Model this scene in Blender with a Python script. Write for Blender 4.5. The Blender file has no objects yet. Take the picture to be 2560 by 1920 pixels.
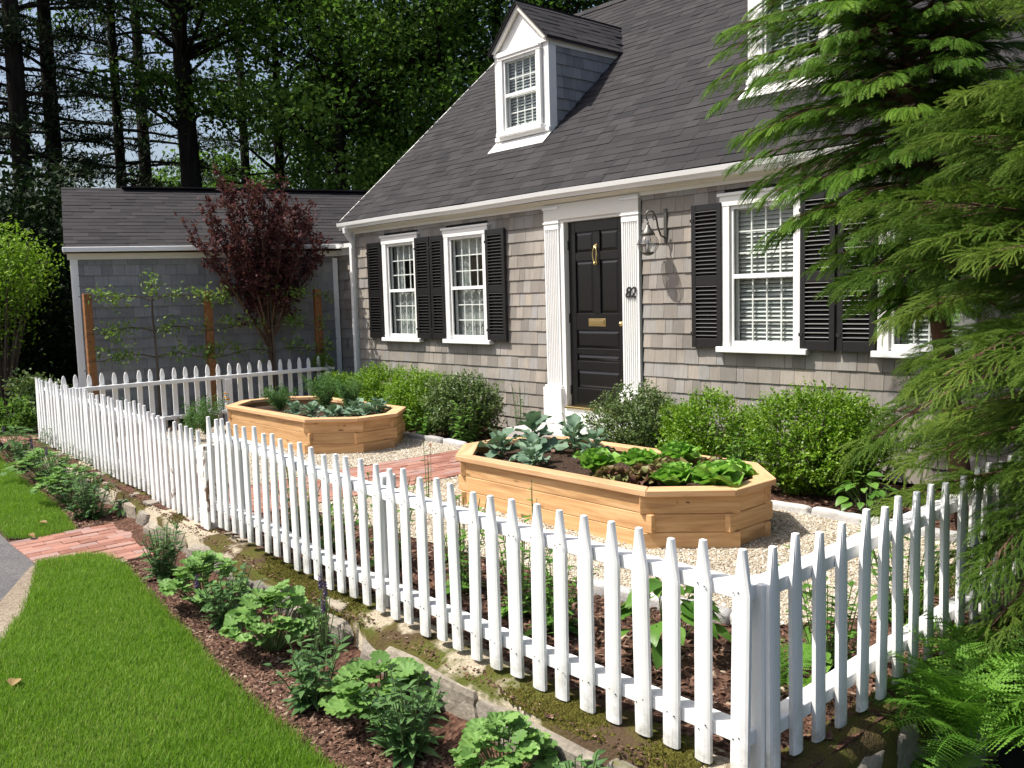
import bpy, bmesh, math, random
import numpy as np
from mathutils import Vector, Matrix, Euler

# ------------------------------------------------------------------ camera, sky, sun, exposure
S = bpy.context.scene
COL = S.collection
YAW, PITCH, ROLL, FPX = math.radians(48.41), math.radians(5.6), math.radians(-1.576), 2212.0
CAMP = Vector((0.0, -7.0, 1.6))
_f = Vector((-math.sin(YAW)*math.cos(PITCH), math.cos(YAW)*math.cos(PITCH), -math.sin(PITCH)))
_r = Vector((math.cos(YAW), math.sin(YAW), 0)); _u = _r.cross(_f)
_r2 = math.cos(ROLL)*_r + math.sin(ROLL)*_u; _u2 = -math.sin(ROLL)*_r + math.cos(ROLL)*_u
cam_d = bpy.data.cameras.new('camera'); cam = bpy.data.objects.new('camera', cam_d); COL.objects.link(cam)
cam_d.sensor_width = 36.0; cam_d.lens = FPX/2560*36.0; cam_d.clip_start = 0.05; cam_d.clip_end = 2000
cam.matrix_world = Matrix(((_r2.x,_u2.x,-_f.x,CAMP.x),(_r2.y,_u2.y,-_f.y,CAMP.y),(_r2.z,_u2.z,-_f.z,CAMP.z),(0,0,0,1)))
S.camera = cam

SUN_DIR = Vector((-0.75, -1.0, 2.0)).normalized()      # towards the sun
SUN_EL = math.asin(SUN_DIR.z); SUN_AZ = math.atan2(SUN_DIR.x, SUN_DIR.y)
world = bpy.data.worlds.new('World'); S.world = world; world.use_nodes = True
wn = world.node_tree.nodes; wl = world.node_tree.links
sky = wn.new('ShaderNodeTexSky'); sky.sky_type = 'NISHITA'; sky.sun_disc = False
sky.sun_elevation = SUN_EL; sky.sun_rotation = SUN_AZ; sky.air_density = 1.0; sky.dust_density = 4.0; sky.ozone_density = 1.0
wn['Background'].inputs['Strength'].default_value = 0.11
wl.new(sky.outputs[0], wn['Background'].inputs['Color'])
sun_d = bpy.data.lights.new('sun', 'SUN'); sun_d.energy = 4.6; sun_d.angle = math.radians(0.53); sun_d.color = (1.0, 0.955, 0.88)
sun = bpy.data.objects.new('sun', sun_d); COL.objects.link(sun)
sun.rotation_euler = SUN_DIR.to_track_quat('Z', 'Y').to_euler(); sun.location = (-6, -9, 14)
S.view_settings.view_transform = 'Standard'; S.view_settings.look = 'None'
S.view_settings.exposure = 0.65; S.view_settings.gamma = 1.0; S.view_settings.use_curve_mapping = False

S.render.engine = 'CYCLES'; S.cycles.max_bounces = 7; S.cycles.diffuse_bounces = 3; S.cycles.glossy_bounces = 3; S.cycles.transparent_max_bounces = 10
rng = np.random.default_rng(82)
random.seed(82)
R_ = math.radians
U = lambda a, b: float(rng.uniform(a, b))

# ------------------------------------------------------------------ helpers: objects
def wloc(o):
    v = Vector((0, 0, 0))
    while o is not None:
        v += Vector(o.location); o = o.parent
    return v
def tag(o, label=None, cat=None, group=None, kind=None):
    if label: o['label'] = label
    if cat: o['category'] = cat
    if group: o['group'] = group
    if kind: o['kind'] = kind
    return o
def link(o, parent=None, world_space=True):
    COL.objects.link(o)
    if parent is not None:
        o.parent = parent
        if world_space: o.location = Vector(o.location) - wloc(parent)
    return o
def thing(name, label, cat, loc=(0, 0, 0), rz=0.0, group=None):
    o = bpy.data.objects.new(name, None); COL.objects.link(o); o.empty_display_size = 0.2
    o.location = loc; o.rotation_euler = (0, 0, rz)
    return tag(o, label, cat, group)
def inst(name, mesh, parent=None, loc=(0, 0, 0), rot=(0, 0, 0), scale=(1, 1, 1), world_space=True):
    o = bpy.data.objects.new(name, mesh); o.location = loc; o.rotation_euler = rot; o.scale = scale
    return link(o, parent, world_space)
def np_mesh(name, V, F, mat, rnd=None, smooth=False, mat2=None, mi=None):
    V = np.asarray(V, dtype=np.float32); F = np.asarray(F, dtype=np.int32)
    me = bpy.data.meshes.new(name); k = F.shape[1]
    me.vertices.add(len(V)); me.vertices.foreach_set('co', V.ravel())
    me.loops.add(F.size); me.loops.foreach_set('vertex_index', F.ravel())
    me.polygons.add(len(F)); me.polygons.foreach_set('loop_start', np.arange(0, F.size, k, dtype=np.int32))
    me.polygons.foreach_set('loop_total', np.full(len(F), k, dtype=np.int32))
    me.polygons.foreach_set('use_smooth', np.full(len(F), smooth, dtype=bool))
    if rnd is not None:
        a = me.attributes.new('rnd', 'FLOAT', 'POINT'); a.data.foreach_set('value', np.asarray(rnd, dtype=np.float32))
    me.update(calc_edges=True); me.materials.append(mat)
    if mat2 is not None: me.materials.append(mat2); me.polygons.foreach_set('material_index', np.asarray(mi, dtype=np.int32))
    return me

class MB:
    def __init__(s): s.v = []; s.f = []; s.r = []
    def add(s, V, F, rnd=None):
        b = len(s.v); s.v.extend([tuple(p) for p in V]); s.f.extend([tuple(b+i for i in f) for f in F])
        s.r.extend([U(0, 1) if rnd is None else rnd]*len(V)); return s
    def box(s, x0, x1, y0, y1, z0, z1):
        V = [(x, y, z) for z in (z0, z1) for y in (y0, y1) for x in (x0, x1)]
        return s.add(V, [(0,2,3,1),(4,5,7,6),(0,1,5,4),(2,6,7,3),(0,4,6,2),(1,3,7,5)])
    def obox(s, c, size, rot=(0, 0, 0)):
        m = Euler(rot).to_matrix(); h = Vector(size)/2; c = Vector(c)
        V = [c + m @ Vector((sx*h.x, sy*h.y, sz*h.z)) for sz in (-1, 1) for sy in (-1, 1) for sx in (-1, 1)]
        return s.add(V, [(0,2,3,1),(4,5,7,6),(0,1,5,4),(2,6,7,3),(0,4,6,2),(1,3,7,5)])
    def sweep(s, prof, path, close=True):
        # prof: list of (u,v); path: list of (origin, uaxis, vaxis, scale)
        n = len(prof); V = []; F = []
        for o, ua, va, sc in path:
            for u, v in prof: V.append(Vector(o) + Vector(ua)*(u*sc) + Vector(va)*(v*sc))
        for i in range(len(path)-1):
            for j in range(n):
                k = (j+1) % n; F.append((i*n+j, i*n+k, (i+1)*n+k, (i+1)*n+j))
        if close:
            F.append(tuple(range(n-1, -1, -1))); F.append(tuple((len(path)-1)*n+j for j in range(n)))
        return s.add(V, F)
    def tube(s, pts, rad, n=6, cap=True):
        pts = [Vector(p) for p in pts]
        if not hasattr(rad, '__len__'): rad = [rad]*len(pts)
        prof = [(math.cos(2*math.pi*i/n), math.sin(2*math.pi*i/n)) for i in range(n)]
        path = []; ref = Vector((0.13, 0.31, 1)).normalized(); ua = None
        for i, p in enumerate(pts):
            t = (pts[min(i+1, len(pts)-1)] - pts[max(i-1, 0)]).normalized()
            if ua is None:
                r0 = ref if abs(t.dot(ref)) < 0.9 else Vector((1, 0.2, 0)); ua = t.cross(r0).normalized()
            else:
                ua = (ua - t*ua.dot(t)).normalized()
            path.append((p, ua, t.cross(ua), rad[i]))
        return s.sweep(prof, path, cap)
    def lathe(s, prof, c=(0, 0, 0), n=16):
        V = []; F = []; m = len(prof); c = Vector(c)
        for i in range(n):
            a = 2*math.pi*i/n
            for r, z in prof: V.append(c + Vector((r*math.cos(a), r*math.sin(a), z)))
        for i in range(n):
            k = (i+1) % n
            for j in range(m-1): F.append((i*m+j, k*m+j, k*m+j+1, i*m+j+1))
        return s.add(V, F)
    def mesh(s, name, mat, smooth=False, bevel=0.0, seg=1):
        me = bpy.data.meshes.new(name); me.from_pydata([tuple(p) for p in s.v], [], s.f)
        a = me.attributes.new('rnd', 'FLOAT', 'POINT'); a.data.foreach_set('value', np.array(s.r, dtype=np.float32))
        if bevel > 0:
            bm = bmesh.new(); bm.from_mesh(me)
            es = [e for e in bm.edges if len(e.link_faces) == 2 and e.calc_face_angle(0) > 0.6]
            bmesh.ops.bevel(bm, geom=es, offset=bevel, segments=seg, affect='EDGES', clamp_overlap=True, profile=0.6)
            bm.to_mesh(me); bm.free()
        if smooth: me.polygons.foreach_set('use_smooth', np.full(len(me.polygons), True))
        me.update(); me.materials.append(mat); return me
    def build(s, name, mat, parent=None, smooth=False, bevel=0.0, seg=1, world_space=True):
        return inst(name, s.mesh(name, mat, smooth, bevel, seg), parent, world_space=world_space)
def part(name, mat, parent, *boxes, bevel=0.0):
    m = MB()
    for b in boxes: m.box(*b)
    return m.build(name, mat, parent, bevel=bevel)
def pnoise(P, seed, freq=1.0, octv=3):
    r = np.random.default_rng(seed); P = np.asarray(P, float); out = np.zeros(len(P)); a = 1.0
    for o in range(octv):
        for k in range(4):
            d = r.normal(size=3); d /= np.linalg.norm(d)
            out += a*np.sin(P @ d*freq*(1.7+r.uniform(0, .8)) + r.uniform(0, 6.28))/4
        freq *= 2.1; a *= 0.55
    return out

# ------------------------------------------------------------------ helpers: materials
class NT:
    def __init__(s, name):
        s.m = bpy.data.materials.new(name); s.m.use_nodes = True; s.t = s.m.node_tree; s.t.nodes.clear()
        s.out = s.t.nodes.new('ShaderNodeOutputMaterial')
    def n(s, typ, **kw):
        nd = s.t.nodes.new(typ)
        for k, v in kw.items():
            if k.startswith('_'): setattr(nd, k[1:], v)
            else: s.set(nd.inputs[k.replace('__', ' ')], v)
        return nd
    def set(s, sock, v):
        if isinstance(v, bpy.types.NodeSocket): s.t.links.new(v, sock)
        elif isinstance(v, bpy.types.Node): s.t.links.new(v.outputs[0], sock)
        else:
            if hasattr(sock.default_value, '__len__') and hasattr(v, '__len__') and len(v) == 3 and len(sock.default_value) == 4: v = (*v, 1)
            sock.default_value = v
    def pos(s): return s.n('ShaderNodeNewGeometry').outputs['Position']
    def obj(s): return s.n('ShaderNodeTexCoord').outputs['Object']
    def orand(s): return s.n('ShaderNodeObjectInfo').outputs['Random']
    def attr(s): return s.n('ShaderNodeAttribute', _attribute_name='rnd').outputs['Fac']
    def math(s, op, a, b=0.0, clamp=False):
        nd = s.n('ShaderNodeMath', _operation=op, _use_clamp=clamp); s.set(nd.inputs[0], a); s.set(nd.inputs[1], b); return nd.outputs[0]
    def rnd(s): return s.math('FRACT', s.math('ADD', s.attr(), s.orand()))
    def map(s, vec, scale=(1, 1, 1), loc=(0, 0, 0)):
        nd = s.n('ShaderNodeMapping'); s.set(nd.inputs['Vector'], vec); s.set(nd.inputs['Scale'], scale); s.set(nd.inputs['Location'], loc); return nd.outputs[0]
    def shift(s, vec, amount):
        nd = s.n('ShaderNodeVectorMath', _operation='ADD'); s.set(nd.inputs[0], vec)
        c = s.n('ShaderNodeCombineXYZ'); 
        for i, k in enumerate((37.0, 91.0, 53.0)): s.set(c.inputs[i], s.math('MULTIPLY', amount, k))
        s.set(nd.inputs[1], c); return nd.outputs[0]
    def noise(s, vec, scale, detail=4, rough=0.55, dist=0.0):
        nd = s.n('ShaderNodeTexNoise'); s.set(nd.inputs['Vector'], vec); nd.inputs['Scale'].default_value = scale
        nd.inputs['Detail'].default_value = detail; nd.inputs['Roughness'].default_value = rough; nd.inputs['Distortion'].default_value = dist; return nd.outputs['Fac']
    def voro(s, vec, scale, feature='F1', out='Distance'):
        nd = s.n('ShaderNodeTexVoronoi', _feature=feature); s.set(nd.inputs['Vector'], vec); nd.inputs['Scale'].default_value = scale; return nd.outputs[out]
    def ramp(s, fac, stops):
        nd = s.n('ShaderNodeValToRGB'); e = nd.color_ramp.elements
        while len(e) > 1: e.remove(e[-1])
        for i, (p, c) in enumerate(stops):
            if i == 0: e[0].position = p
            else: e.new(p)
            c = (c, c, c) if not hasattr(c, '__len__') else c
            e[i].color = (*c, 1)
        s.set(nd.inputs['Fac'], fac); return nd.outputs['Color']
    def mix(s, fac, a, b, mode='MIX'):
        nd = s.n('ShaderNodeMix', _data_type='RGBA', _blend_type=mode)
        s.set(nd.inputs[0], fac); s.set(nd.inputs[6], a); s.set(nd.inputs[7], b); return nd.outputs[2]
    def hsv(s, col, h=0.5, sat=1.0, v=1.0):
        nd = s.n('ShaderNodeHueSaturation'); s.set(nd.inputs['Hue'], h); s.set(nd.inputs['Saturation'], sat); s.set(nd.inputs['Value'], v); s.set(nd.inputs['Color'], col); return nd.outputs[0]
    def bump(s, h, strength=0.4, dist=0.01):
        nd = s.n('ShaderNodeBump'); s.set(nd.inputs['Height'], h); nd.inputs['Strength'].default_value = strength; nd.inputs['Distance'].default_value = dist; return nd.outputs[0]
    def pbr(s, col, rough=0.6, normal=None, metal=0.0, spec=0.5):
        nd = s.n('ShaderNodeBsdfPrincipled'); s.set(nd.inputs['Base Color'], col); s.set(nd.inputs['Roughness'], rough)
        nd.inputs['Metallic'].default_value = metal; nd.inputs['Specular IOR Level'].default_value = spec
        if normal is not None: s.set(nd.inputs['Normal'], normal)
        return nd.outputs[0]
    def done(s, sh): s.t.links.new(sh, s.out.inputs['Surface']); return s.m
def M_paint(name, col, rough=0.45, dirt=0.12, dirtcol=(0.35, 0.31, 0.25), grain=(60, 60, 6), bmp=0.15):
    t = NT(name); p = t.pos()
    a = t.noise(p, 3.0, 5); b = t.noise(t.map(p, grain), 1.0, 3); e = t.noise(p, 45, 3)
    f = t.math('MULTIPLY', t.ramp(t.math('ADD', t.math('MULTIPLY', a, .7), t.math('MULTIPLY', e, .3)), [(0.48, 0.0), (0.75, 1.0)]), dirt)
    c = t.mix(f, col, dirtcol)
    c = t.mix(t.math('MULTIPLY', b, 0.10), c, tuple(x*0.75 for x in col))
    return t.done(t.pbr(c, rough, t.bump(b, bmp, 0.004)))
def M_leaf(name, c0, c1, c2=None, rough=0.5, trans=0.3, spec=0.22, wrap=True):
    t = NT(name); r = t.rnd() if wrap else t.math('ADD', t.attr(), t.math('MULTIPLY', t.math('SUBTRACT', t.orand(), 0.5), 0.45), True)
    st = [(0.0, c0), (1.0, c1)] if c2 is None else [(0.0, c0), (0.55, c1), (1.0, c2)]
    col = t.ramp(r, st); nz = t.noise(t.pos(), 1.3, 2)
    col = t.mix(t.math('MULTIPLY', nz, 0.35), col, tuple(x*0.6 for x in c0))
    sh = t.pbr(col, rough, spec=spec)
    tr = t.n('ShaderNodeBsdfTranslucent'); t.set(tr.inputs['Color'], t.mix(0.4, col, (c1[0]*1.3, c1[1]*1.4, c1[2]*0.6)))
    mx = t.n('ShaderNodeMixShader'); mx.inputs[0].default_value = trans; t.set(mx.inputs[1], sh); t.set(mx.inputs[2], tr.outputs[0])
    return t.done(mx.outputs[0])
def M_wallshingle(name, tones):
    t = NT(name); p = t.pos(); r = t.rnd()
    col = t.ramp(r, tones)
    streak = t.noise(t.map(t.shift(p, r), (55, 55, 3.0)), 1.0, 4, 0.6)
    blot = t.noise(p, 1.6, 4)
    col = t.mix(t.ramp(streak, [(0.38, 0.0), (0.8, 0.42)]), col, (0.14, 0.125, 0.11))
    col = t.mix(t.ramp(blot, [(0.42, 0.0), (0.7, 0.6)]), col, tuple(c*0.85 for c in tones[0][1]))
    return t.done(t.pbr(col, 0.85, t.bump(streak, 0.5, 0.004), spec=0.2))
def M_roof(name):
    t = NT(name); p = t.pos(); r = t.rnd()
    col = t.ramp(r, [(0.0, (0.017, 0.017, 0.0195)), (0.35, (0.025, 0.0235, 0.026)), (0.7, (0.033, 0.0305, 0.033)), (1.0, (0.042, 0.039, 0.041))])
    g = t.noise(p, 260, 2); blot = t.noise(p, 0.9, 4)
    col = t.mix(t.math('MULTIPLY', g, 0.35), col, (0.07, 0.066, 0.066))
    col = t.mix(t.ramp(blot, [(0.4, 0.0), (0.75, 0.45)]), col, (0.05, 0.046, 0.047))
    spk = t.ramp(t.voro(p, 38.0), [(0.0, 1.0), (0.055, 1.0), (0.075, 0.0)])
    spk = t.math('MULTIPLY', spk, t.ramp(t.noise(p, 5.0, 2), [(0.55, 0.0), (0.62, 0.5)]))
    col = t.mix(spk, col, (0.30, 0.27, 0.25))
    return t.done(t.pbr(col, 0.9, t.bump(g, 0.5, 0.003), spec=0.12))
def M_wood(name, cols, sc=(2.2, 26, 26), knots=True, rough=0.6, bmp=0.25):
    t = NT(name); r = t.rnd(); v = t.shift(t.obj(), r)
    g = t.noise(t.map(v, sc), 1.0, 5, 0.6, 0.6); fine = t.noise(t.map(v, (8, 160, 160)), 1.0, 3)
    col = t.ramp(g, [(0.30, cols[0]), (0.52, cols[1]), (0.72, cols[2])])
    col = t.mix(t.math('MULTIPLY', fine, 0.25), col, cols[0])
    if knots:
        k = t.voro(t.map(v, (3.2, 9.0, 9.0)), 1.0)
        col = t.mix(t.ramp(k, [(0.0, 0.85), (0.07, 0.7), (0.14, 0.0)]), col, tuple(c*0.35 for c in cols[0]))
    col = t.hsv(col, 0.5, 1.0, t.math('ADD', 0.88, t.math('MULTIPLY', r, 0.24)))
    return t.done(t.pbr(col, rough, t.bump(g, bmp, 0.003), spec=0.3))
def M_ground(name, cols, scale, fine, rough=0.95, bmp=0.8, dist=0.02, blot=0.8):
    t = NT(name); p = t.pos()
    a = t.noise(p, scale, 6, 0.65); b = t.voro(p, fine, 'F1', 'Color'); bd = t.voro(p, fine); c = t.noise(p, blot, 4)
    bw = t.n('ShaderNodeRGBToBW'); t.set(bw.inputs[0], b)
    f = t.math('ADD', t.math('MULTIPLY', a, 0.5), t.math('MULTIPLY', bw.outputs[0], 0.5))
    col = t.ramp(f, [(0.2, cols[0]), (0.5, cols[1]), (0.8, cols[2])])
    col = t.mix(t.ramp(c, [(0.45, 0.0), (0.7, 0.4)]), col, cols[0])
    return t.done(t.pbr(col, rough, t.bump(t.math('ADD', a, bd), bmp, dist), spec=0.2))

m_white = M_paint('white_paint', (0.80, 0.80, 0.79), 0.42, 0.10)
m_trim = M_paint('white_trim_paint', (0.80, 0.79, 0.76), 0.4, 0.06, grain=(8, 60, 60))
m_smooth = M_paint('smooth_white_paint', (0.81, 0.81, 0.79), 0.4, 0.05, grain=(20, 20, 3), bmp=0.03)
m_cream = M_paint('cream_eave_paint', (0.72, 0.70, 0.63), 0.5, 0.15, grain=(4, 60, 60))
def M_peel():
    t = NT('peeling_white_paint'); p = t.pos()
    a = t.noise(t.map(p, (9, 9, 5)), 1.0, 6, 0.65)
    f = t.ramp(a, [(0.56, 0.0), (0.60, 1.0)])
    c = t.mix(f, (0.74, 0.73, 0.70), (0.16, 0.09, 0.055))
    return t.done(t.pbr(c, 0.7, t.bump(f, -0.4, 0.004)))
m_peel = M_peel()
m_black = NT('black_gloss_paint'); m_black = m_black.done(m_black.pbr((0.006, 0.006, 0.0065), 0.25, m_black.bump(m_black.noise(m_black.pos(), 30, 3), 0.06, 0.003)))
m_shut = M_paint('black_shutter_paint', (0.008, 0.0075, 0.0075), 0.42, 0.1, (0.02, 0.015, 0.013), bmp=0.1)
m_brass = NT('brass'); m_brass = m_brass.done(m_brass.pbr((0.62, 0.47, 0.22), 0.3, metal=1.0))
m_iron = NT('dark_pewter_metal'); m_iron = m_iron.done(m_iron.pbr(m_iron.mix(m_iron.noise(m_iron.pos(), 60, 4), (0.07, 0.065, 0.055), (0.17, 0.165, 0.15)), 0.45, metal=0.7))
m_num = NT('black_iron'); m_num = m_num.done(m_num.pbr((0.03, 0.03, 0.03), 0.4, metal=0.4))
def M_glass(name, tint=(0.93, 0.96, 0.95), gl=1.45):
    t = NT(name); lw = t.n('ShaderNodeLayerWeight', Blend=0.5); f0 = ((gl-1)/(gl+1))**2
    fr = t.math('ADD', f0, t.math('MULTIPLY', 1-f0, t.math('POWER', lw.outputs['Facing'], 5.0))); g = t.n('ShaderNodeBsdfGlossy', Roughness=0.03); tr = t.n('ShaderNodeBsdfTransparent')
    t.set(tr.inputs['Color'], tint); mx = t.n('ShaderNodeMixShader'); t.set(mx.inputs[0], fr); t.set(mx.inputs[1], tr); t.set(mx.inputs[2], g)
    return t.done(mx.outputs[0])
m_glass = M_glass('window_glass'); m_globe = M_glass('lantern_glass', (0.85, 0.85, 0.85), 2.2)
m_inner = NT('interior_plaster'); m_inner = m_inner.done(m_inner.pbr((0.32, 0.30, 0.27), 0.9))
def M_curtain():
    t = NT('lace_curtain'); p = t.pos()
    c = t.mix(t.noise(t.map(p, (70, 70, 2)), 1.0, 3), (0.62, 0.62, 0.60), (0.86, 0.86, 0.84))
    d = t.n('ShaderNodeBsdfDiffuse'); t.set(d.inputs['Color'], c); tr = t.n('ShaderNodeBsdfTranslucent'); t.set(tr.inputs['Color'], c); tp = t.n('ShaderNodeBsdfTransparent')
    a = t.n('ShaderNodeMixShader'); a.inputs[0].default_value = 0.35; t.set(a.inputs[1], d); t.set(a.inputs[2], tr)
    hole = t.ramp(t.voro(p, 55.0), [(0.25, 0.55), (0.45, 0.15)])
    b = t.n('ShaderNodeMixShader'); t.set(b.inputs[0], hole); t.set(b.inputs[1], a); t.set(b.inputs[2], tp)
    return t.done(b.outputs[0])
m_curtain = M_curtain()
m_blind = NT('white_blind'); m_blind = m_blind.done(m_blind.pbr((0.60, 0.60, 0.585), 0.5))
m_shingle = M_wallshingle('weathered_cedar_shingle', [(0.0, (0.20, 0.182, 0.162)), (0.3, (0.295, 0.264, 0.230)), (0.6, (0.36, 0.322, 0.278)), (0.85, (0.305, 0.298, 0.288)), (1.0, (0.385, 0.335, 0.275))])
m_gshingle = M_wallshingle('grey_cedar_shingle', [(0.0, (0.20, 0.205, 0.215)), (0.5, (0.25, 0.255, 0.265)), (1.0, (0.30, 0.305, 0.315))])
m_roof = M_roof('asphalt_roof_shingle')
m_dark = NT('dark_underlay'); m_dark = m_dark.done(m_dark.pbr((0.03, 0.028, 0.026), 0.95, spec=0.1))
m_rust = NT('red_drip_edge'); m_rust = m_rust.done(m_rust.pbr((0.10, 0.03, 0.025), 0.6))
m_cedar = M_wood('new_cedar', [(0.40, 0.215, 0.095), (0.57, 0.34, 0.155), (0.67, 0.44, 0.235)])
m_cedar_cap = M_wood('new_cedar_cap', [(0.46, 0.26, 0.125), (0.60, 0.375, 0.20), (0.68, 0.46, 0.28)], knots=False)
m_post = M_wood('stained_post', [(0.16, 0.065, 0.022), (0.25, 0.11, 0.038), (0.32, 0.15, 0.06)])
def M_brick():
    t = NT('clay_brick'); r = t.rnd(); p = t.pos()
    col = t.ramp(r, [(0.0, (0.20, 0.085, 0.062)), (0.3, (0.30, 0.145, 0.108)), (0.6, (0.35, 0.185, 0.142)), (0.85, (0.30, 0.19, 0.165)), (1.0, (0.24, 0.16, 0.15))])
    a = t.noise(p, 24, 5, 0.65); b = t.noise(p, 3.0, 3); e = t.noise(p, 190, 2)
    col = t.mix(t.ramp(a, [(0.5, 0.0), (0.8, 0.35)]), col, (0.36, 0.25, 0.20))
    col = t.mix(t.ramp(b, [(0.5, 0.0), (0.72, 0.4)]), col, (0.16, 0.10, 0.08))
    return t.done(t.pbr(col, 0.9, t.bump(t.math('ADD', a, t.math('MULTIPLY', e, 0.5)), 0.5, 0.004), spec=0.2))
m_brick = M_brick()
m_gravel = M_ground('pea_gravel', [(0.21, 0.175, 0.13), (0.44, 0.385, 0.30), (0.64, 0.58, 0.48)], 20, 75, bmp=1.0, dist=0.012, blot=1.0)
def M_pebble():
    t = NT('pea_pebble'); col = t.ramp(t.rnd(), [(0.0, (0.20, 0.165, 0.125)), (0.2, (0.35, 0.29, 0.21)), (0.5, (0.48, 0.42, 0.32)), (0.8, (0.58, 0.53, 0.44)), (1.0, (0.72, 0.69, 0.63))])
    return t.done(t.pbr(col, 0.75, spec=0.3))
m_pebble = M_pebble()
m_mulch = M_ground('bark_mulch', [(0.040, 0.020, 0.014), (0.105, 0.052, 0.034), (0.19, 0.105, 0.07)], 14, 42, bmp=1.0, dist=0.03)
def M_chip():
    t = NT('bark_chip'); col = t.ramp(t.rnd(), [(0.0, (0.030, 0.017, 0.012)), (0.35, (0.078, 0.042, 0.029)), (0.7, (0.135, 0.075, 0.052)), (0.94, (0.20, 0.12, 0.085)), (1.0, (0.38, 0.30, 0.23))])
    return t.done(t.pbr(col, 0.9, spec=0.15))
m_chip = M_chip()
m_soil = M_ground('garden_soil', [(0.030, 0.018, 0.012), (0.060, 0.036, 0.024), (0.11, 0.07, 0.05)], 22, 60, bmp=1.0, dist=0.02)
m_asphalt = M_ground('worn_asphalt', [(0.060, 0.058, 0.060), (0.115, 0.110, 0.110), (0.19, 0.18, 0.175)], 4.0, 130, bmp=0.5, dist=0.006, blot=1.3)
m_sand = M_ground('sandy_edge', [(0.13, 0.10, 0.07), (0.25, 0.20, 0.15), (0.36, 0.31, 0.25)], 9, 90, bmp=0.6, dist=0.01)
m_turf = M_ground('turf_soil', [(0.022, 0.035, 0.010), (0.040, 0.060, 0.018), (0.06, 0.085, 0.03)], 10, 60, bmp=0.6)
m_forest = M_ground('forest_floor', [(0.015, 0.014, 0.008), (0.030, 0.028, 0.014), (0.05, 0.045, 0.025)], 1.5, 8, bmp=0.6)
def M_stone(name, a, b, moss=True):
    t = NT(name); p = t.pos(); r = t.rnd()
    n1 = t.noise(p, 5, 6, 0.65); n2 = t.noise(p, 40, 5, 0.7)
    col = t.ramp(t.math('ADD', t.math('MULTIPLY', n1, 0.6), t.math('MULTIPLY', n2, 0.4)), [(0.3, a), (0.55, tuple((x+y)/2 for x, y in zip(a, b))), (0.75, b)])
    col = t.hsv(col, 0.5, t.math('ADD', 0.6, t.math('MULTIPLY', r, 0.6)), t.math('ADD', 0.7, t.math('MULTIPLY', r, 0.55)))
    if moss:
        nz = t.n('ShaderNodeSeparateXYZ'); t.set(nz.inputs[0], t.n('ShaderNodeNewGeometry').outputs['Normal'])
        mf = t.math('MULTIPLY', t.ramp(nz.outputs[2], [(0.45, 0.0), (0.8, 1.0)]), t.ramp(t.noise(p, 2.6, 4), [(0.56, 0.0), (0.64, 0.95)]))
        col = t.mix(mf, col, (0.10, 0.095, 0.018))
    return t.done(t.pbr(col, 0.92, t.bump(n2, 0.6, 0.012), spec=0.2))
m_stone = M_stone('field_stone', (0.12, 0.103, 0.083), (0.40, 0.355, 0.29))
m_granite = M_stone('pale_granite', (0.34, 0.33, 0.32), (0.60, 0.59, 0.57), False)
def M_moss(mortar):
    t = NT('moss_and_mortar' if mortar else 'moss_and_soil'); p = t.pos(); a = t.noise(p, 2.4, 5, 0.6); b = t.noise(p, 70, 4)
    c = t.ramp(a, [(0.42, (0.085, 0.055, 0.035)), (0.52, (0.10, 0.085, 0.025)), (0.62, (0.085, 0.105, 0.018)), (0.72, (0.12, 0.11, 0.04))])
    c = t.mix(t.math('MULTIPLY', b, 0.5), c, (0.035, 0.03, 0.012))
    mo = t.ramp(t.noise(t.shift(p, 0.37), 1.5, 5, 0.6), [(0.50, 0.0), (0.545, 0.9)])
    if mortar: c = t.mix(mo, c, t.ramp(b, [(0.3, (0.30, 0.25, 0.18)), (0.7, (0.50, 0.44, 0.34))]))
    return t.done(t.pbr(c, 0.95, t.bump(t.math('ADD', b, a), 1.0, 0.015), spec=0.1))
m_moss = M_moss(True); m_moss_shade = M_moss(False)
def M_bark(name, a, b):
    t = NT(name); p = t.pos(); n = t.noise(t.map(p, (9, 9, 1.6)), 1.0, 5, 0.65)
    return t.done(t.pbr(t.ramp(n, [(0.35, a), (0.7, b)]), 0.95, t.bump(n, 0.8, 0.03), spec=0.1))
m_bark = M_bark('dark_bark', (0.012, 0.010, 0.008), (0.036, 0.030, 0.025))
m_twig = M_bark('grey_twig_bark', (0.07, 0.055, 0.04), (0.15, 0.12, 0.09))
m_redbark = M_bark('reddish_bark', (0.07, 0.04, 0.025), (0.17, 0.11, 0.075))
m_stem = NT('green_stem'); m_stem = m_stem.done(m_stem.pbr((0.09, 0.14, 0.045), 0.6))

# ------------------------------------------------------------------ the setting: ground, lawn, gravel, paths
def sheet(name, poly, z, mat, kind='structure', parent=None):
    m = MB(); m.add([(x, y, z) for x, y in poly], [tuple(range(len(poly)))])
    me = m.mesh(name, mat); 
    bm = bmesh.new(); bm.from_mesh(me); bmesh.ops.recalc_face_normals(bm, faces=bm.faces)
    for f in bm.faces:
        if f.normal.z < 0: f.normal_flip()
    bm.to_mesh(me); bm.free()
    o = inst(name, me, parent)
    if kind: o['kind'] = kind
    return o
def inside(P, poly):
    x, y = P[:, 0], P[:, 1]; r = np.zeros(len(P), bool); n = len(poly)
    for i in range(n):
        x0, y0 = poly[i]; x1, y1 = poly[(i+1) % n]
        c = ((y0 > y) != (y1 > y)) & (x < (x1-x0)*(y-y0)/((y1-y0) if y1 != y0 else 1e-9)+x0); r ^= c
    return r
def sample(poly, n):
    P = np.array(poly); lo, hi = P.min(0), P.max(0); out = np.zeros((0, 2))
    while len(out) < n:
        q = rng.uniform(lo, hi, (n*2, 2)); out = np.vstack([out, q[inside(q, poly)]])
    return out[:n]

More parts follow.
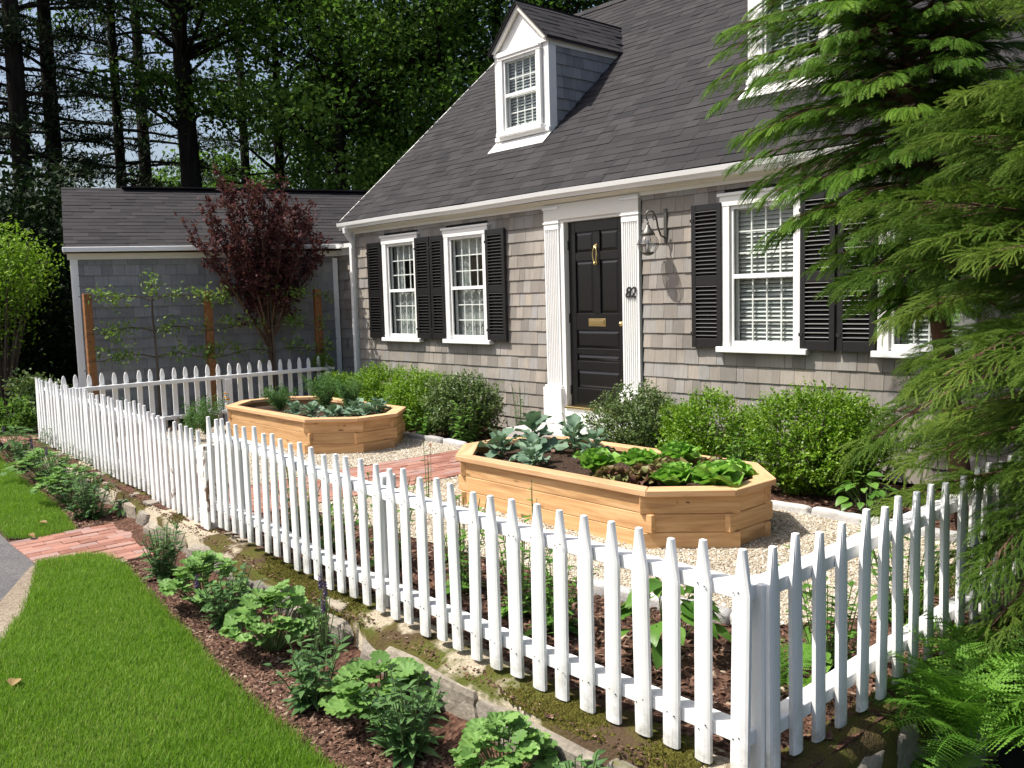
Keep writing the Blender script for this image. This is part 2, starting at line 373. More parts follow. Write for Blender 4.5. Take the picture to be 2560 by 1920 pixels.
sheet('ground', [(-400, -400), (400, -400), (400, 400), (-400, 400)], -0.95, m_forest)
def slab(name, poly, z0, z1, mat):
    m = MB(); n = len(poly); V = [(x, y, z0) for x, y in poly]+[(x, y, z1) for x, y in poly]
    m.add(V, [tuple(range(n-1, -1, -1)), tuple(range(n, 2*n))]+[(i, (i+1) % n, n+(i+1) % n, n+i) for i in range(n)])
    o = m.build(name, mat); o['kind'] = 'structure'; return o
# the street side is a terrace 0.22 m below the garden; right of the fence it falls away
slab('street_verge', [(-60, -60), (-1.62, -60), (-1.62, -4.66), (-11.9, -4.3), (-60, -4.3)], -0.9, -0.215, m_mulch)
slab('far_yard', [(-60, -4.3), (-11.82, -4.3), (-11.82, 0.35), (-11.0, 0.35), (-11.0, 60), (-60, 60)], -0.9, -0.06, m_forest)
slab('garden_ground', [(-11.82, -4.34), (-6.0, -4.54), (-1.47, -4.62), (-1.47, 0.3), (-11.82, 0.3)], -0.9, 0.0, m_mulch)

LAWN = [(-6.92, -5.45), (-6.88, -5.2), (-6.75, -5.06), (-6.45, -5.03), (-5.57, -5.14), (-4.6, -5.25), (-3.87, -5.34), (-2.9, -5.38), (-1.3, -5.42), (0.6, -5.5), (0.6, -7.2), (-2.6, -7.6), (-4.3, -6.62), (-4.95, -6.2), (-5.34, -6.02), (-5.62, -5.9), (-5.85, -5.78), (-6.4, -5.6)]
LAWN2 = [(-7.85, -5.44), (-7.68, -5.25), (-7.72, -4.98), (-8.84, -4.83), (-10.4, -4.74), (-12.6, -4.56), (-13.5, -4.75), (-12.5, -4.95), (-8.55, -5.40)]
sheet('pavement', [(-6.9, -5.47), (-5.87, -5.80), (-5.36, -6.04), (-4.98, -6.24), (-4.3, -6.66), (-2.4, -7.75), (-2.4, -12), (-40, -12), (-40, -5.2), (-12.5, -4.97), (-8.5, -5.43), (-7.8, -5.46)], -0.208, m_asphalt)
sheet('sandy_edge', [(-6.9, -5.46), (-6.4, -5.61), (-5.85, -5.79), (-5.34, -6.03), (-4.3, -6.64), (-4.42, -6.72), (-5.1, -6.28), (-5.62, -6.08), (-6.1, -5.88), (-6.85, -5.52)], -0.203, m_sand)
sheet('lawn_soil', LAWN, -0.205, m_turf); sheet('verge_lawn_soil', LAWN2, -0.205, m_turf)
sheet('gravel_court', [(-11.4, -3.5), (-10.2, -3.75), (-7.33, -3.72), (-7.33, -1.16), (-9.0, -1.08), (-11.2, -1.0)], 0.006, m_gravel)
g2 = [(-6.22, -3.72), (-4.4, -3.62), (-3.2, -3.55), (-2.3, -3.45), (-1.95, -2.9), (-1.95, -1.3), (-3.6, -1.33), (-6.22, -1.2)]
sheet('gravel_path', g2, 0.006, m_gravel)

def blades(name, poly, n, label, h=(0.02, 0.05), mat=None, zbase=-0.205, w=0.0028):
    P = sample(poly, n)+rng.normal(0, .018, (n, 2)); nz = pnoise(np.c_[P, np.zeros(n)], 5, 2.2); nz2 = pnoise(np.c_[P, np.zeros(n)], 9, 9.0)
    H = rng.uniform(h[0], h[1], n)*(1+0.18*nz+0.15*nz2); a = rng.uniform(0, 2*np.pi, n); lean = rng.uniform(0.1, 0.75, n)*H
    la = a+rng.normal(0, .6, n); W = w*rng.uniform(.7, 1.3, n)
    dx, dy = np.cos(a+np.pi/2)*W/2, np.sin(a+np.pi/2)*W/2; lx, ly = np.cos(la)*lean, np.sin(la)*lean
    V = np.zeros((n, 5, 3)); z = np.full(n, zbase)
    V[:, 0] = np.c_[P[:, 0]-dx, P[:, 1]-dy, z]; V[:, 1] = np.c_[P[:, 0]+dx, P[:, 1]+dy, z]
    V[:, 2] = np.c_[P[:, 0]-dx*.8+lx*.35, P[:, 1]-dy*.8+ly*.35, z+H*.6]; V[:, 3] = np.c_[P[:, 0]+dx*.8+lx*.35, P[:, 1]+dy*.8+ly*.35, z+H*.6]
    V[:, 4] = np.c_[P[:, 0]+lx, P[:, 1]+ly, z+H*.98]
    F = (np.arange(n)[:, None, None]*5+np.array([[0, 1, 3], [0, 3, 2], [2, 3, 4]])[None]).reshape(-1, 3)
    nz3 = pnoise(np.c_[P, np.zeros(n)], 21, .9); r = np.clip(0.46+0.2*nz+.24*nz3+rng.normal(0, .24, n)+(rng.random(n) < .03)*.5, 0, 0.999)
    o = inst(name, np_mesh(name, V.reshape(-1, 3), F, mat, np.repeat(r, 5))); return tag(o, label, 'grass', kind='stuff')
m_grass = M_leaf('lawn_grass', (0.095, 0.205, 0.016), (0.18, 0.345, 0.028), (0.36, 0.45, 0.10), rough=0.55, trans=0.42)
VIS = [(-6.92, -5.45), (-6.88, -5.2), (-6.75, -5.06), (-6.45, -5.03), (-5.57, -5.14), (-4.6, -5.25), (-3.87, -5.34), (-2.9, -5.38), (-1.6, -5.42), (-1.6, -6.3), (-2.6, -7.2), (-4.3, -6.62), (-4.95, -6.2), (-5.34, -6.02), (-5.62, -5.9), (-5.85, -5.78), (-6.4, -5.6)]
blades('lawn_grass', VIS, 195000, 'thick mown green lawn between the mulch bed and the pavement', mat=m_grass)
blades('verge_grass', LAWN2, 34000, 'strip of green lawn beyond the brick walk', mat=m_grass)

# loose pebbles and bark chips that can be seen singly only up close: real geometry, joined
def pebbles(name, poly, n, r, mat, label, z, flat=0.6, cat='gravel', elong=1.0):
    P = sample(poly, n); T = np.array([(1,0,0),(-1,0,0),(0,1,0),(0,-1,0),(0,0,1),(0,0,-1)], float)
    F0 = np.array([(0,2,4),(2,1,4),(1,3,4),(3,0,4),(2,0,5),(1,2,5),(3,1,5),(0,3,5)])
    s = rng.uniform(r[0], r[1], n); a = rng.uniform(0, 6.28, n); tl = rng.normal(0, .35, n)
    V = T[None]*np.stack([s*elong, s*rng.uniform(.6, 1, n), s*flat*rng.uniform(.6, 1.2, n)], 1)[:, None, :]
    V = V+rng.normal(0, .12, V.shape)*s[:, None, None]
    zz = V[:, :, 2]+V[:, :, 0]*tl[:, None]; x = V[:, :, 0]*np.cos(a)[:, None]-V[:, :, 1]*np.sin(a)[:, None]; y = V[:, :, 0]*np.sin(a)[:, None]+V[:, :, 1]*np.cos(a)[:, None]
    W = np.stack([x+P[:, 0:1], y+P[:, 1:2], zz+z+s[:, None]*flat*.35], 2)
    F = (np.arange(n)[:, None, None]*6+F0[None]).reshape(-1, 3)
    o = inst(name, np_mesh(name, W.reshape(-1, 3), F, mat, np.repeat(rng.uniform(0, 1, n), 6)))
    return tag(o, label, cat, kind='stuff')
pebbles('loose_pebbles', g2, 26000, (0.006, 0.012), m_pebble, 'pale pea gravel round the near raised bed', 0.006)
pebbles('loose_pebbles', [(-11.2, -3.4), (-7.33, -3.6), (-7.33, -1.18), (-11, -1.05)], 16000, (0.007, 0.013), m_pebble, 'pale pea gravel round the far raised bed', 0.006)
MUL = [(-6.45, -5.0), (-5.57, -5.12), (-4.6, -5.23), (-3.87, -5.32), (-2.9, -5.36), (-1.5, -5.4), (-1.5, -4.7), (-2.9, -4.8), (-3.9, -4.77), (-6.4, -4.6)]
pebbles('bark_chips', MUL, 24000, (0.005, 0.015), m_chip, 'brown bark chips covering the perennial bed by the lawn', -0.214, 0.35, 'mulch', 1.5)
pebbles('bark_chips', [(-7.7, -4.95), (-8.84, -4.8), (-12, -4.5), (-12, -4.3), (-7.7, -4.5)], 5000, (0.01, 0.025), m_chip, 'brown bark chips in the bed left of the walk', -0.214, 0.35, 'mulch', 1.5)
pebbles('bark_chips', [(-6.1, -4.5), (-6.1, -3.74), (-3.2, -3.56), (-2.3, -3.46), (-1.95, -2.9), (-1.95, -1.3), (-1.5, -1.3), (-1.5, -4.55)], 12000, (0.008, 0.024), m_chip, 'brown bark chips inside the white picket fence', 0.0, 0.35, 'mulch', 1.5)
pebbles('bark_chips', [(-11, -1.0), (-7.4, -1.12), (-7.4, -0.1), (-11, -0.1)], 2500, (0.012, 0.028), m_chip, 'dark bark under the shrubs left of the door', 0.0, 0.35, 'mulch', 1.5)
pebbles('bark_chips', [(-6.1, -1.15), (-2, -1.28), (-2, -0.1), (-6.1, -0.1)], 2500, (0.012, 0.028), m_chip, 'dark bark under the shrubs right of the door', 0.0, 0.35, 'mulch', 1.5)

brick_me = MB().box(-.0475, .0475, -.0975, .0975, -.05, 0).mesh('brick', m_brick, bevel=0.004)
def brick_path(name, x0, x1, y0, y1, z, skip=None, bedmat=None):
    bed = sheet(name, [(x0, y0), (x1, y0), (x1, y1), (x0, y1)], z-0.012, bedmat or m_sand)
    nx = int(round((x1-x0)/0.1)); w = (x1-x0)/nx
    for i in range(nx):
        y = y0-(0.1 if i % 2 else 0.0)
        while y < y1-0.03:
            ya, yb = max(y, y0), min(y+0.2, y1)
            if yb-ya > 0.05 and not (skip and skip(x0+(i+.5)*w, (ya+yb)/2)):
                inst('brick', brick_me, bed, (x0+(i+.5)*w, (ya+yb)/2, z+U(-.005, .003)), (U(-.015, .015), U(-.02, .02), U(-.012, .012)), (w/0.1, (yb-ya-0.005)/0.195, 1))
            y += 0.2
    return bed
brick_path('garden_walk', -7.3, -6.25, -4.36, -0.62, 0.012)
brick_path('front_walk', -7.72, -6.5, -5.47, -4.66, -0.198, skip=lambda x, y: (x > -6.75 and y < -5.05))
brick_path('side_walk', -13.6, -12.2, -4.42, -4.02, -0.05)

# ------------------------------------------------------------------ low stone wall under the fence
def fence_y(x):
    return float(np.interp(x, [-11.9, -9.5, -7.6, -6.0, -5.15, -2.8, -1.5], [-4.2, -4.31, -4.4, -4.5, -4.55, -4.63, -4.61]))
def stone_mesh(name, L, D, H, seed, mat, rough=0.16, pw=7, cuts=0):
    bm = bmesh.new(); bmesh.ops.create_cube(bm, size=2.0)
    bmesh.ops.subdivide_edges(bm, edges=bm.edges[:], cuts=5 if cuts else 4, use_grid_fill=True)
    P = np.array([v.co[:] for v in bm.verts]); r = np.random.default_rng(seed)
    Q = P/np.maximum(1e-6, (np.abs(P)**pw).sum(1)**(1/pw))[:, None]
    for c in range(cuts):        # knock the corners off along random planes
        n = r.normal(size=3)*np.array([1, 1.2, .8]); n /= np.linalg.norm(n); d = r.uniform(.82, 1.12); over = np.maximum(0, Q @ n-d); Q = Q-over[:, None]*n[None]
    Q = Q*(1+pnoise(Q, seed, 1.6, 3)*rough+(r.normal(0, .012, len(Q)) if cuts else 0))[:, None]*np.array([L/2, D/2, H/2])
    for v, q in zip(bm.verts, Q): v.co = q
    me = bpy.data.meshes.new(name); bm.to_mesh(me); bm.free()
    me.polygons.foreach_set('use_smooth', np.full(len(me.polygons), cuts == 0)); me.materials.append(mat); return me
wall = thing('stone_wall', 'low mossy fieldstone wall under the front picket fence', 'stone wall', (-6.5, -4.6, -0.22))
core = MB(); xs = np.linspace(-11.9, -1.46, 60); nx = len(xs)
V = []; F = []
for i, x in enumerate(xs):
    fy = fence_y(x); wob = 0.012*math.sin(i*1.7)+0.01*math.sin(i*.6)
    V += [(x, fy-0.155+wob, -0.3), (x, fy-0.14+wob, -0.03), (x, fy-0.07, -0.008+0.01*math.sin(i*2.3)), (x, fy+0.02, 0.008+0.006*math.sin(i*1.1)), (x, fy+0.1, 0.004)]
for i in range(nx-1):
    for j in range(4): F.append((i*5+j, (i+1)*5+j, (i+1)*5+j+1, i*5+j+1))
core.add(V, F); core.build('mossy_capping', m_moss, wall, smooth=True)
x = -1.75; k = 0
while x > -11.6:
    L = U(0.3, 0.75) if x > -8 else U(0.5, 1.0); H = U(0.15, 0.20); D = U(0.15, 0.2)
    xc = x-L/2
    me = stone_mesh('stone', L*1.0, D, H, 100+k, m_stone, 0.05, 16, 7)
    inst('stone', me, wall, (xc, fence_y(xc)-0.075-U(0, .035), -0.225+H/2+U(-.015, .01)), (U(-.05, .05), U(-.025, .025), U(-.04, .04)+0.025))
    if rng.random() < .5:
        me = stone_mesh('stone', L*U(.4, .7), D*.6, 0.05, 300+k, m_stone, 0.08, 12, 5)
        inst('stone', me, wall, (xc+U(-.08, .08), fence_y(xc)-0.06, -0.022+U(-.008, .008)), (U(-.08, .08), U(-.06, .06), U(-.2, .2)))
    x -= L-0.01; k += 1
m_tuft = M_leaf('moss_tuft', (0.055, 0.05, 0.012), (0.095, 0.095, 0.018), (0.15, 0.13, 0.035), rough=.9, trans=.1, spec=.05)
strip = [(x, fence_y(x)-.135) for x in np.linspace(-9, -1.62, 24)]+[(x, fence_y(x)+.03) for x in np.linspace(-1.62, -9, 24)]
Pm = sample(strip, 42000); nz = pnoise(np.c_[Pm, np.zeros(len(Pm))], 31, 2.3, 3); Pm = Pm[nz+rng.normal(0, .12, len(Pm)) > .28]; n = len(Pm); dy = np.array([y-fence_y(x) for x, y in Pm]); zt = np.interp(dy, [-.14, -.07, .02, .1], [-.03, -.006, .008, .005])
Tm = np.array([(-1, 0, 0), (1, 0, 0), (0, .9, 0), (0, -.9, 0), (0, 0, 1.1)], float); sz = rng.uniform(.004, .010, n)
Vm = np.c_[Pm, zt][:, None, :]+(Tm[None]+rng.normal(0, .25, (n, 5, 3)))*sz[:, None, None]; Fm = (np.arange(n)[:, None, None]*5+np.array([(0, 3, 4), (3, 1, 4), (1, 2, 4), (2, 0, 4)])[None]).reshape(-1, 3)
mo = inst('moss', np_mesh('moss', Vm.reshape(-1, 3), Fm, m_tuft, np.repeat(rng.uniform(0, 1, n), 5))); tag(mo, 'olive moss tufts growing on the stone wall top', 'moss', kind='stuff')
pebbles('soil_crumbs', strip, 2500, (.003, .009), m_chip, 'brown crumbs and bark bits on the wall top below the fence', -.01, .5, 'soil', 1.3)
# the side wall, facing right and in its own shade
swall = thing('stone_wall', 'shaded stone retaining wall below the side fence by the fern', 'stone wall', (-1.42, -3.0, -0.9))
V = []; F = []; ys = np.linspace(-4.68, -0.8, 40)
for i, y in enumerate(ys):
    w = 0.015*math.sin(i*1.9)
    V += [(-1.6, y, 0.004), (-1.5, y, 0.012+0.008*math.sin(i*2.2)), (-1.45+w, y, -0.02), (-1.425+w, y, -0.08), (-1.42+w, y, -0.95)]
for i in range(len(ys)-1):
    for j in range(4): F.append((i*5+j, i*5+j+1, (i+1)*5+j+1, (i+1)*5+j))
MB().add(V, F).build('mossy_capping', m_moss_shade, swall, smooth=True)
y = -4.6; k = 0
while y < -1.2:
    L = U(0.3, 0.5)
    for zc, H in ((-0.17, .2), (-0.40, .24), (-0.65, .26)):
        inst('stone', stone_mesh('stone', 0.22, L*1.02, H, 500+k, m_stone, .12), swall, (-1.515+U(-.015, .015), y+L/2+(0.12 if zc == -.4 else 0), zc), (U(-.05, .05), U(-.05, .05), U(-.05, .05))); k += 1
    y += L
# soil and mulch banked up against the foot of the wall
V = []; F = []
for i, x in enumerate(xs):
    fy = fence_y(x); V += [(x, fy-.12, -.150+.014*math.sin(i*1.3)), (x, fy-.22, -.182+.01*math.sin(i*2.1)), (x, fy-.34, -.208)]
for i in range(nx-1):
    for j in range(2): F.append((i*3+j, (i+1)*3+j, (i+1)*3+j+1, i*3+j+1))
bk = MB().add(V, F).build('mulch_bank', m_mulch, smooth=True); bk['kind'] = 'structure'
sheet('lower_yard', [(-1.44, -4.72), (4, -4.72), (4, 2), (-1.44, 2)], -0.52, m_forest)

# granite edging of the foundation beds
def edging(name, label, pts, L=(0.28, 0.5)):
    e = thing(name, label, 'edging', (pts[0][0], pts[0][1], 0)); k = 0
    for (xa, ya), (xb, yb) in zip(pts[:-1], pts[1:]):
        d = math.hypot(xb-xa, yb-ya); t = 0.0; ang = math.atan2(yb-ya, xb-xa)
        while t < d-0.05:
            l = min(U(*L), d-t); c = t+l/2
            inst('stone', stone_mesh('stone', l-.012, 0.085, 0.085, int(xa*100) % 700+k+1000, m_granite, .07), e, (xa+(xb-xa)*c/d, ya+(yb-ya)*c/d, 0.018+U(-.008, .01)), (U(-.04, .04), U(-.03, .03), ang+U(-.04, .04)))
            t += l; k += 1
    return e
edging('granite_edging', 'pale granite edging of the shrub bed left of the door', [(-11.0, -0.98), (-9.0, -1.07), (-7.35, -1.15)])
edging('granite_edging', 'pale granite edging of the shrub bed right of the door', [(-6.2, -1.2), (-3.6, -1.33), (-2.0, -1.36)])
edging('granite_edging', 'short row of granite cobbles behind the front fence', [(-3.3, -3.62), (-2.3, -3.46)], (0.14, 0.22))

# ------------------------------------------------------------------ the house
HX0, HX1, RIDGE_Y, RIDGE_Z, EAVE_Y = -11.3, -1.2, 3.6, 6.05, -0.13
SL = 0.88; roofz = lambda y: 2.62+SL*(y+0.3)
house = thing('shingled_house', 'grey shingled cape house with dormers, black shutters and black front door', 'house', (-6.25, 0, 0))
WINS = [(-10.50, -9.66, 'lace'), (-9.09, -8.22, 'lace'), (-4.88, -4.02, 'blind'), (-3.38, -2.63, 'blind')]
WZ0, WZ1, CAS = 1.09, 2.49, 0.095            # top of the sill, top of the head casing
holes = [(a+CAS, b-CAS, WZ0+0.02, WZ1-0.115) for a, b, _ in WINS]+[(-6.94, -6.08, 0.36, 2.43)]
def holed(m, x0, x1, z0, z1, y0, y1, holes):
    xs = sorted({x0, x1, *[h[0] for h in holes], *[h[1] for h in holes]})
    for a, b in zip(xs[:-1], xs[1:]):
        hs = sorted([h for h in holes if h[0] <= a+1e-6 and h[1] >= b-1e-6], key=lambda h: h[2]); z = z0
        for h in hs:
            if h[2] > z: m.box(a, b, y0, y1, z, h[2])
            z = h[3]
        if z < z1: m.box(a, b, y0, y1, z, z1)
m = MB(); holed(m, HX0, HX1, -0.05, 2.72, 0.0, 0.12, holes)
front_wall = m.build('front_wall', m_dark, house)
gp = [(0.13, -0.05), (7.1, -0.05), (7.1, 2.7), (RIDGE_Y, RIDGE_Z-0.12), (0.13, 2.84)]
for nm, xa in (('gable_wall', HX0), ('gable_wall', HX1-0.12)):
    g = MB(); n = len(gp); g.add([(xa, a, b) for a, b in gp]+[(xa+.12, a, b) for a, b in gp], [tuple(range(n)), tuple(range(2*n-1, n-1, -1))]+[(i, n+i, n+(i+1) % n, (i+1) % n) for i in range(n)])
    g.build(nm, m_gshingle, house)
part('back_wall', m_gshingle, house, (HX0, HX1, 7.1, 7.2, -0.05, 2.8))
part('floor', m_inner, house, (HX0+.13, HX1-.13, 0.125, 7.09, 0.30, 0.34))
part('ceiling', m_inner, house, (HX0+.13, HX1-.13, 0.125, 7.09, 2.74, 2.78))
part('inner_wall', m_inner, house, (HX0+.13, HX1-.13, 2.6, 2.66, 0.35, 2.73))

# wall shingles: nearest 300 as single pieces, the rest joined
wedge = [(-.5, 0, 0), (.5, 0, 0), (.5, -.017, 0), (-.5, -.017, 0), (-.5, 0, 1), (.5, 0, 1), (.5, -.0035, 1), (-.5, -.0035, 1)]
WF = [(0,1,2,3),(4,7,6,5),(3,2,6,7),(0,3,7,4),(1,5,6,2)]
def shingle_field(part_parent, mat, courses, frame, n_single, name='shingle', wr=(0.075, 0.185), jit=0.0018, thick=1.0):
    """courses: list of (z, height, [(u0,u1)...]); frame(u,z)->(world pos), with rotation rz about Z; singles nearest the camera"""
    fr, rz, ok = frame; L = []
    for z, h, ivs in courses:
        for u0, u1 in ivs:
            u = u0
            while u < u1-0.012:
                w = min(U(*wr), u1-u)
                if u1-(u+w) < 0.035: w = u1-u
                L.append((u+w/2, w-U(.0015, .004), z+U(-jit, jit), h)); u += w
    P = [Vector(fr(a[0], a[2])) for a in L]
    order = sorted(range(len(L)), key=lambda i: (0 if ok(P[i]) else 1, (P[i]-CAMP).length))
    me = MB().add(wedge, WF, 0.0).mesh(name, mat); singles = set(order[:n_single]); rest = MB()
    rot = Matrix.Rotation(rz, 3, 'Z')
    for i, (u, w, z, h) in enumerate(L):
        if i in singles:
            inst(name, me, part_parent, P[i], (U(-.006, .006), U(-.004, .004), rz), (w, U(.85, 1.15)*thick, h+.02))
        else:
            t = U(.85, 1.15)*thick; q = Matrix.Rotation(U(-.004, .004), 3, 'Y')
            rest.add([P[i]+rot @ (q @ Vector((v[0]*w, v[1]*t, v[2]*(h+.02)))) for v in wedge], WF)
    if rest.v:
        o = rest.build(name+'_courses', mat, part_parent); o['kind'] = 'stuff'
    return len(L)
def free(x0, x1, za, zb, blocks):
    iv = [(x0, x1)]
    for a, b, c, d in blocks:
        if c < zb-0.02 and d > za+0.02:
            nv = []
            for p, q in iv:
                if b <= p or a >= q: nv.append((p, q))
                else:
                    if a > p: nv.append((p, a))
                    if b < q: nv.append((b, q))
            iv = nv
    return iv
blk = [(a+.02, b-.02, WZ0+.03, WZ1-.03) for a, b, _ in WINS]+[(-7.26, -5.84, -0.1, 2.75)]
EXPO = 0.147
crs = []
z = 0.03
while z < 2.6:
    crs.append((z, EXPO, free(HX0+0.02, HX1, z, z+EXPO, blk))); z += EXPO
shingle_field(front_wall, m_shingle, crs, ((lambda u, z: (u, -0.001, z)), 0.0, (lambda p: -9.0 < p.x < -3.2 and p.z > 0.5)), 300)
part('corner_board', m_trim, house, (HX0-.02, HX0+.07, -0.03, 0.1, -0.02, 2.62), bevel=0.004)

# cornice, gutter, drip edge
prof = [(0.0, 2.575), (-0.028, 2.575), (-0.03, 2.605), (-0.055, 2.615), (-0.085, 2.64), (-0.125, 2.655), (-0.128, 2.68), (-0.05, 2.69), (0.0, 2.69)]
cor = MB(); cor.sweep([(p[0], p[1]) for p in prof], [((HX0-0.10, 0, 0), (0, 1, 0), (0, 0, 1), 1), ((HX1, 0, 0), (0, 1, 0), (0, 0, 1), 1)])
cor.build('cornice', m_cream, house)
gut = [(-0.129, 2.645), (-0.15, 2.645), (-0.165, 2.67), (-0.185, 2.69), (-0.195, 2.735), (-0.188, 2.737), (-0.180, 2.70), (-0.16, 2.68), (-0.135, 2.675), (-0.132, 2.73), (-0.129, 2.73)]
gm = MB(); sag = [0, .004, -.004, .005, 0, -.006, .003, 0]
gx = np.linspace(HX0-0.13, HX1, 8)
gm.sweep(gut, [((x, 0, s), (0, 1, 0), (0, 0, 1), 1) for x, s in zip(gx, sag)]); gm.build('gutter', m_white, house)
part('drip_edge', m_rust, house, (HX0-0.12, HX1, -0.150, -0.095, 2.742, 2.753))
def downspout(name, pts, parent, w=0.03):
    m = MB(); prof = [(-w, -w*.8), (-w*.5, -w), (w*.5, -w), (w, -w*.8), (w, w*.8), (-w, w*.8)]
    P = [Vector(p) for p in pts]; path = []
    for i, p in enumerate(P):
        t = (P[min(i+1, len(P)-1)]-P[max(i-1, 0)]).normalized(); ua = Vector((1, 0, 0)); va = t.cross(ua).normalized(); path.append((p, ua, va, 1))
    m.sweep(prof, path); return m.build(name, m_white, parent, bevel=0.003)
downspout('downspout', [(-11.26, -0.16, 2.66), (-11.26, -0.155, 2.60), (-11.25, -0.05, 2.46), (-11.25, -0.065, 2.36), (-11.25, -0.065, 0.12), (-11.25, -0.16, 0.05)], house)

# main roof: slab, tabs, ridge
RX0, RX1 = HX0-0.12, HX1+0.1
rp = [(EAVE_Y-0.02, roofz(EAVE_Y-0.02)-.0), (RIDGE_Y, RIDGE_Z), (7.35, RIDGE_Z-SL*(7.35-RIDGE_Y))]
th = 0.11
m = MB(); a = [(x, y, z) for x in (RX0, RX1) for y, z in rp]; b = [(x, y, z-th) for x, y, z in a]
m.add(a+b, [(0,3,4,1),(1,4,5,2),(6,7,10,9),(7,8,11,10),(0,6,9,3),(2,5,11,8),(0,1,7,6),(1,2,8,7),(3,9,10,4),(4,10,11,5)])
roof = m.build('roof', m_dark, house)
tabw = [(-.5, 0, 0), (.5, 0, 0), (.5, -.0, 1), (-.5, 0, 1), (-.5, 0, .011), (.5, 0, .011)]
def tab_mesh(name):      # unit tab: x width, y up the slope, z normal
    m = MB(); m.add([(-.5,0,0),(.5,0,0),(.5,1,0),(-.5,1,0),(-.5,0,.009),(.5,0,.009),(.5,1,.002),(-.5,1,.002)], [(0,3,2,1),(4,5,6,7),(0,1,5,4),(1,2,6,5),(3,0,4,7)], 0.0)
    return m.mesh(name, m_roof)
tabm = tab_mesh('roof_shingle')
def roof_field(parent, org, udir, vdir, ulen, vlen, expo, wr, n_single, skip=None, ok=lambda p: True):
    ud, vd = Vector(udir).normalized(), Vector(vdir).normalized(); nd = ud.cross(vd)
    rm = Matrix((ud, vd, nd)).transposed(); L = []; nv = int(vlen/expo)+1
    for j in range(nv):
        u = -U(0, .2); v = j*expo; hh = min(expo*1.15, vlen-v+0.02)
        while u < ulen:
            w = U(*wr); ua, ub = max(u, 0), min(u+w, ulen)
            if ub-ua > 0.03:
                p = Vector(org)+ud*((ua+ub)/2)+vd*v
                if not (skip and skip(p)): L.append((p, ub-ua-.002, hh, U(.4, 1.1)))
            u += w
    order = sorted(range(len(L)), key=lambda i: (0 if ok(L[i][0]) else 1, (L[i][0]-CAMP).length)); sing = set(order[:n_single]); rest = MB()
    rot = rm.to_euler()
    base = [(-.5,0,0),(.5,0,0),(.5,1,0),(-.5,1,0),(-.5,0,.009),(.5,0,.009),(.5,1,.002),(-.5,1,.002)]; F = [(0,3,2,1),(4,5,6,7),(0,1,5,4),(1,2,6,5),(3,0,4,7)]
    for i, (p, w, h, t) in enumerate(L):
        if i in sing: inst('roof_shingle', tabm, parent, p, rot, (w, h, t))
        else: rest.add([p+rm @ Vector((v[0]*w, v[1]*h, v[2]*t)) for v in base], F)
    if rest.v:
        o = rest.build('roof_shingle_courses', m_roof, parent); o['kind'] = 'stuff'
DORM = [(-8.93, -7.95), (-5.12, -4.16)]
vd = Vector((0, 1, SL)).normalized()
roof_field(roof, (RX0, EAVE_Y-0.03, roofz(EAVE_Y-0.03)+.004), (1, 0, 0), vd, RX1-RX0, math.hypot(1, SL)*(RIDGE_Y-EAVE_Y+.02), 0.125, (0.10, 0.34), 300,
           skip=lambda p: any(a+.03 < p.x < b-.03 and 0.95 < p.y < 2.2 for a, b in DORM), ok=lambda p: p.x < -5.2 and p.y < 2.4)
m = MB()
x = RX0
while x < RX1:
    l = 0.3; m.obox((x+l/2, RIDGE_Y-.06, RIDGE_Z-.03), (l-.006, .16, .012), (R_(41), 0, U(-.02, .02))); m.obox((x+l/2, RIDGE_Y+.06, RIDGE_Z-.03), (l-.006, .16, .012), (R_(-41), 0, 0)); x += l
m.build('ridge_cap', m_roof, roof)
mm = MB(); mm.sweep([(-.03, -.13), (.0, -.13), (.0, .003), (-.03, .003)], [((RX0, EAVE_Y, roofz(EAVE_Y)), (1, 0, 0), (0, 0, 1), 1), ((RX0, RIDGE_Y, RIDGE_Z), (1, 0, 0), (0, 0, 1), 1)])
mm.build('rake_board', m_trim, house)

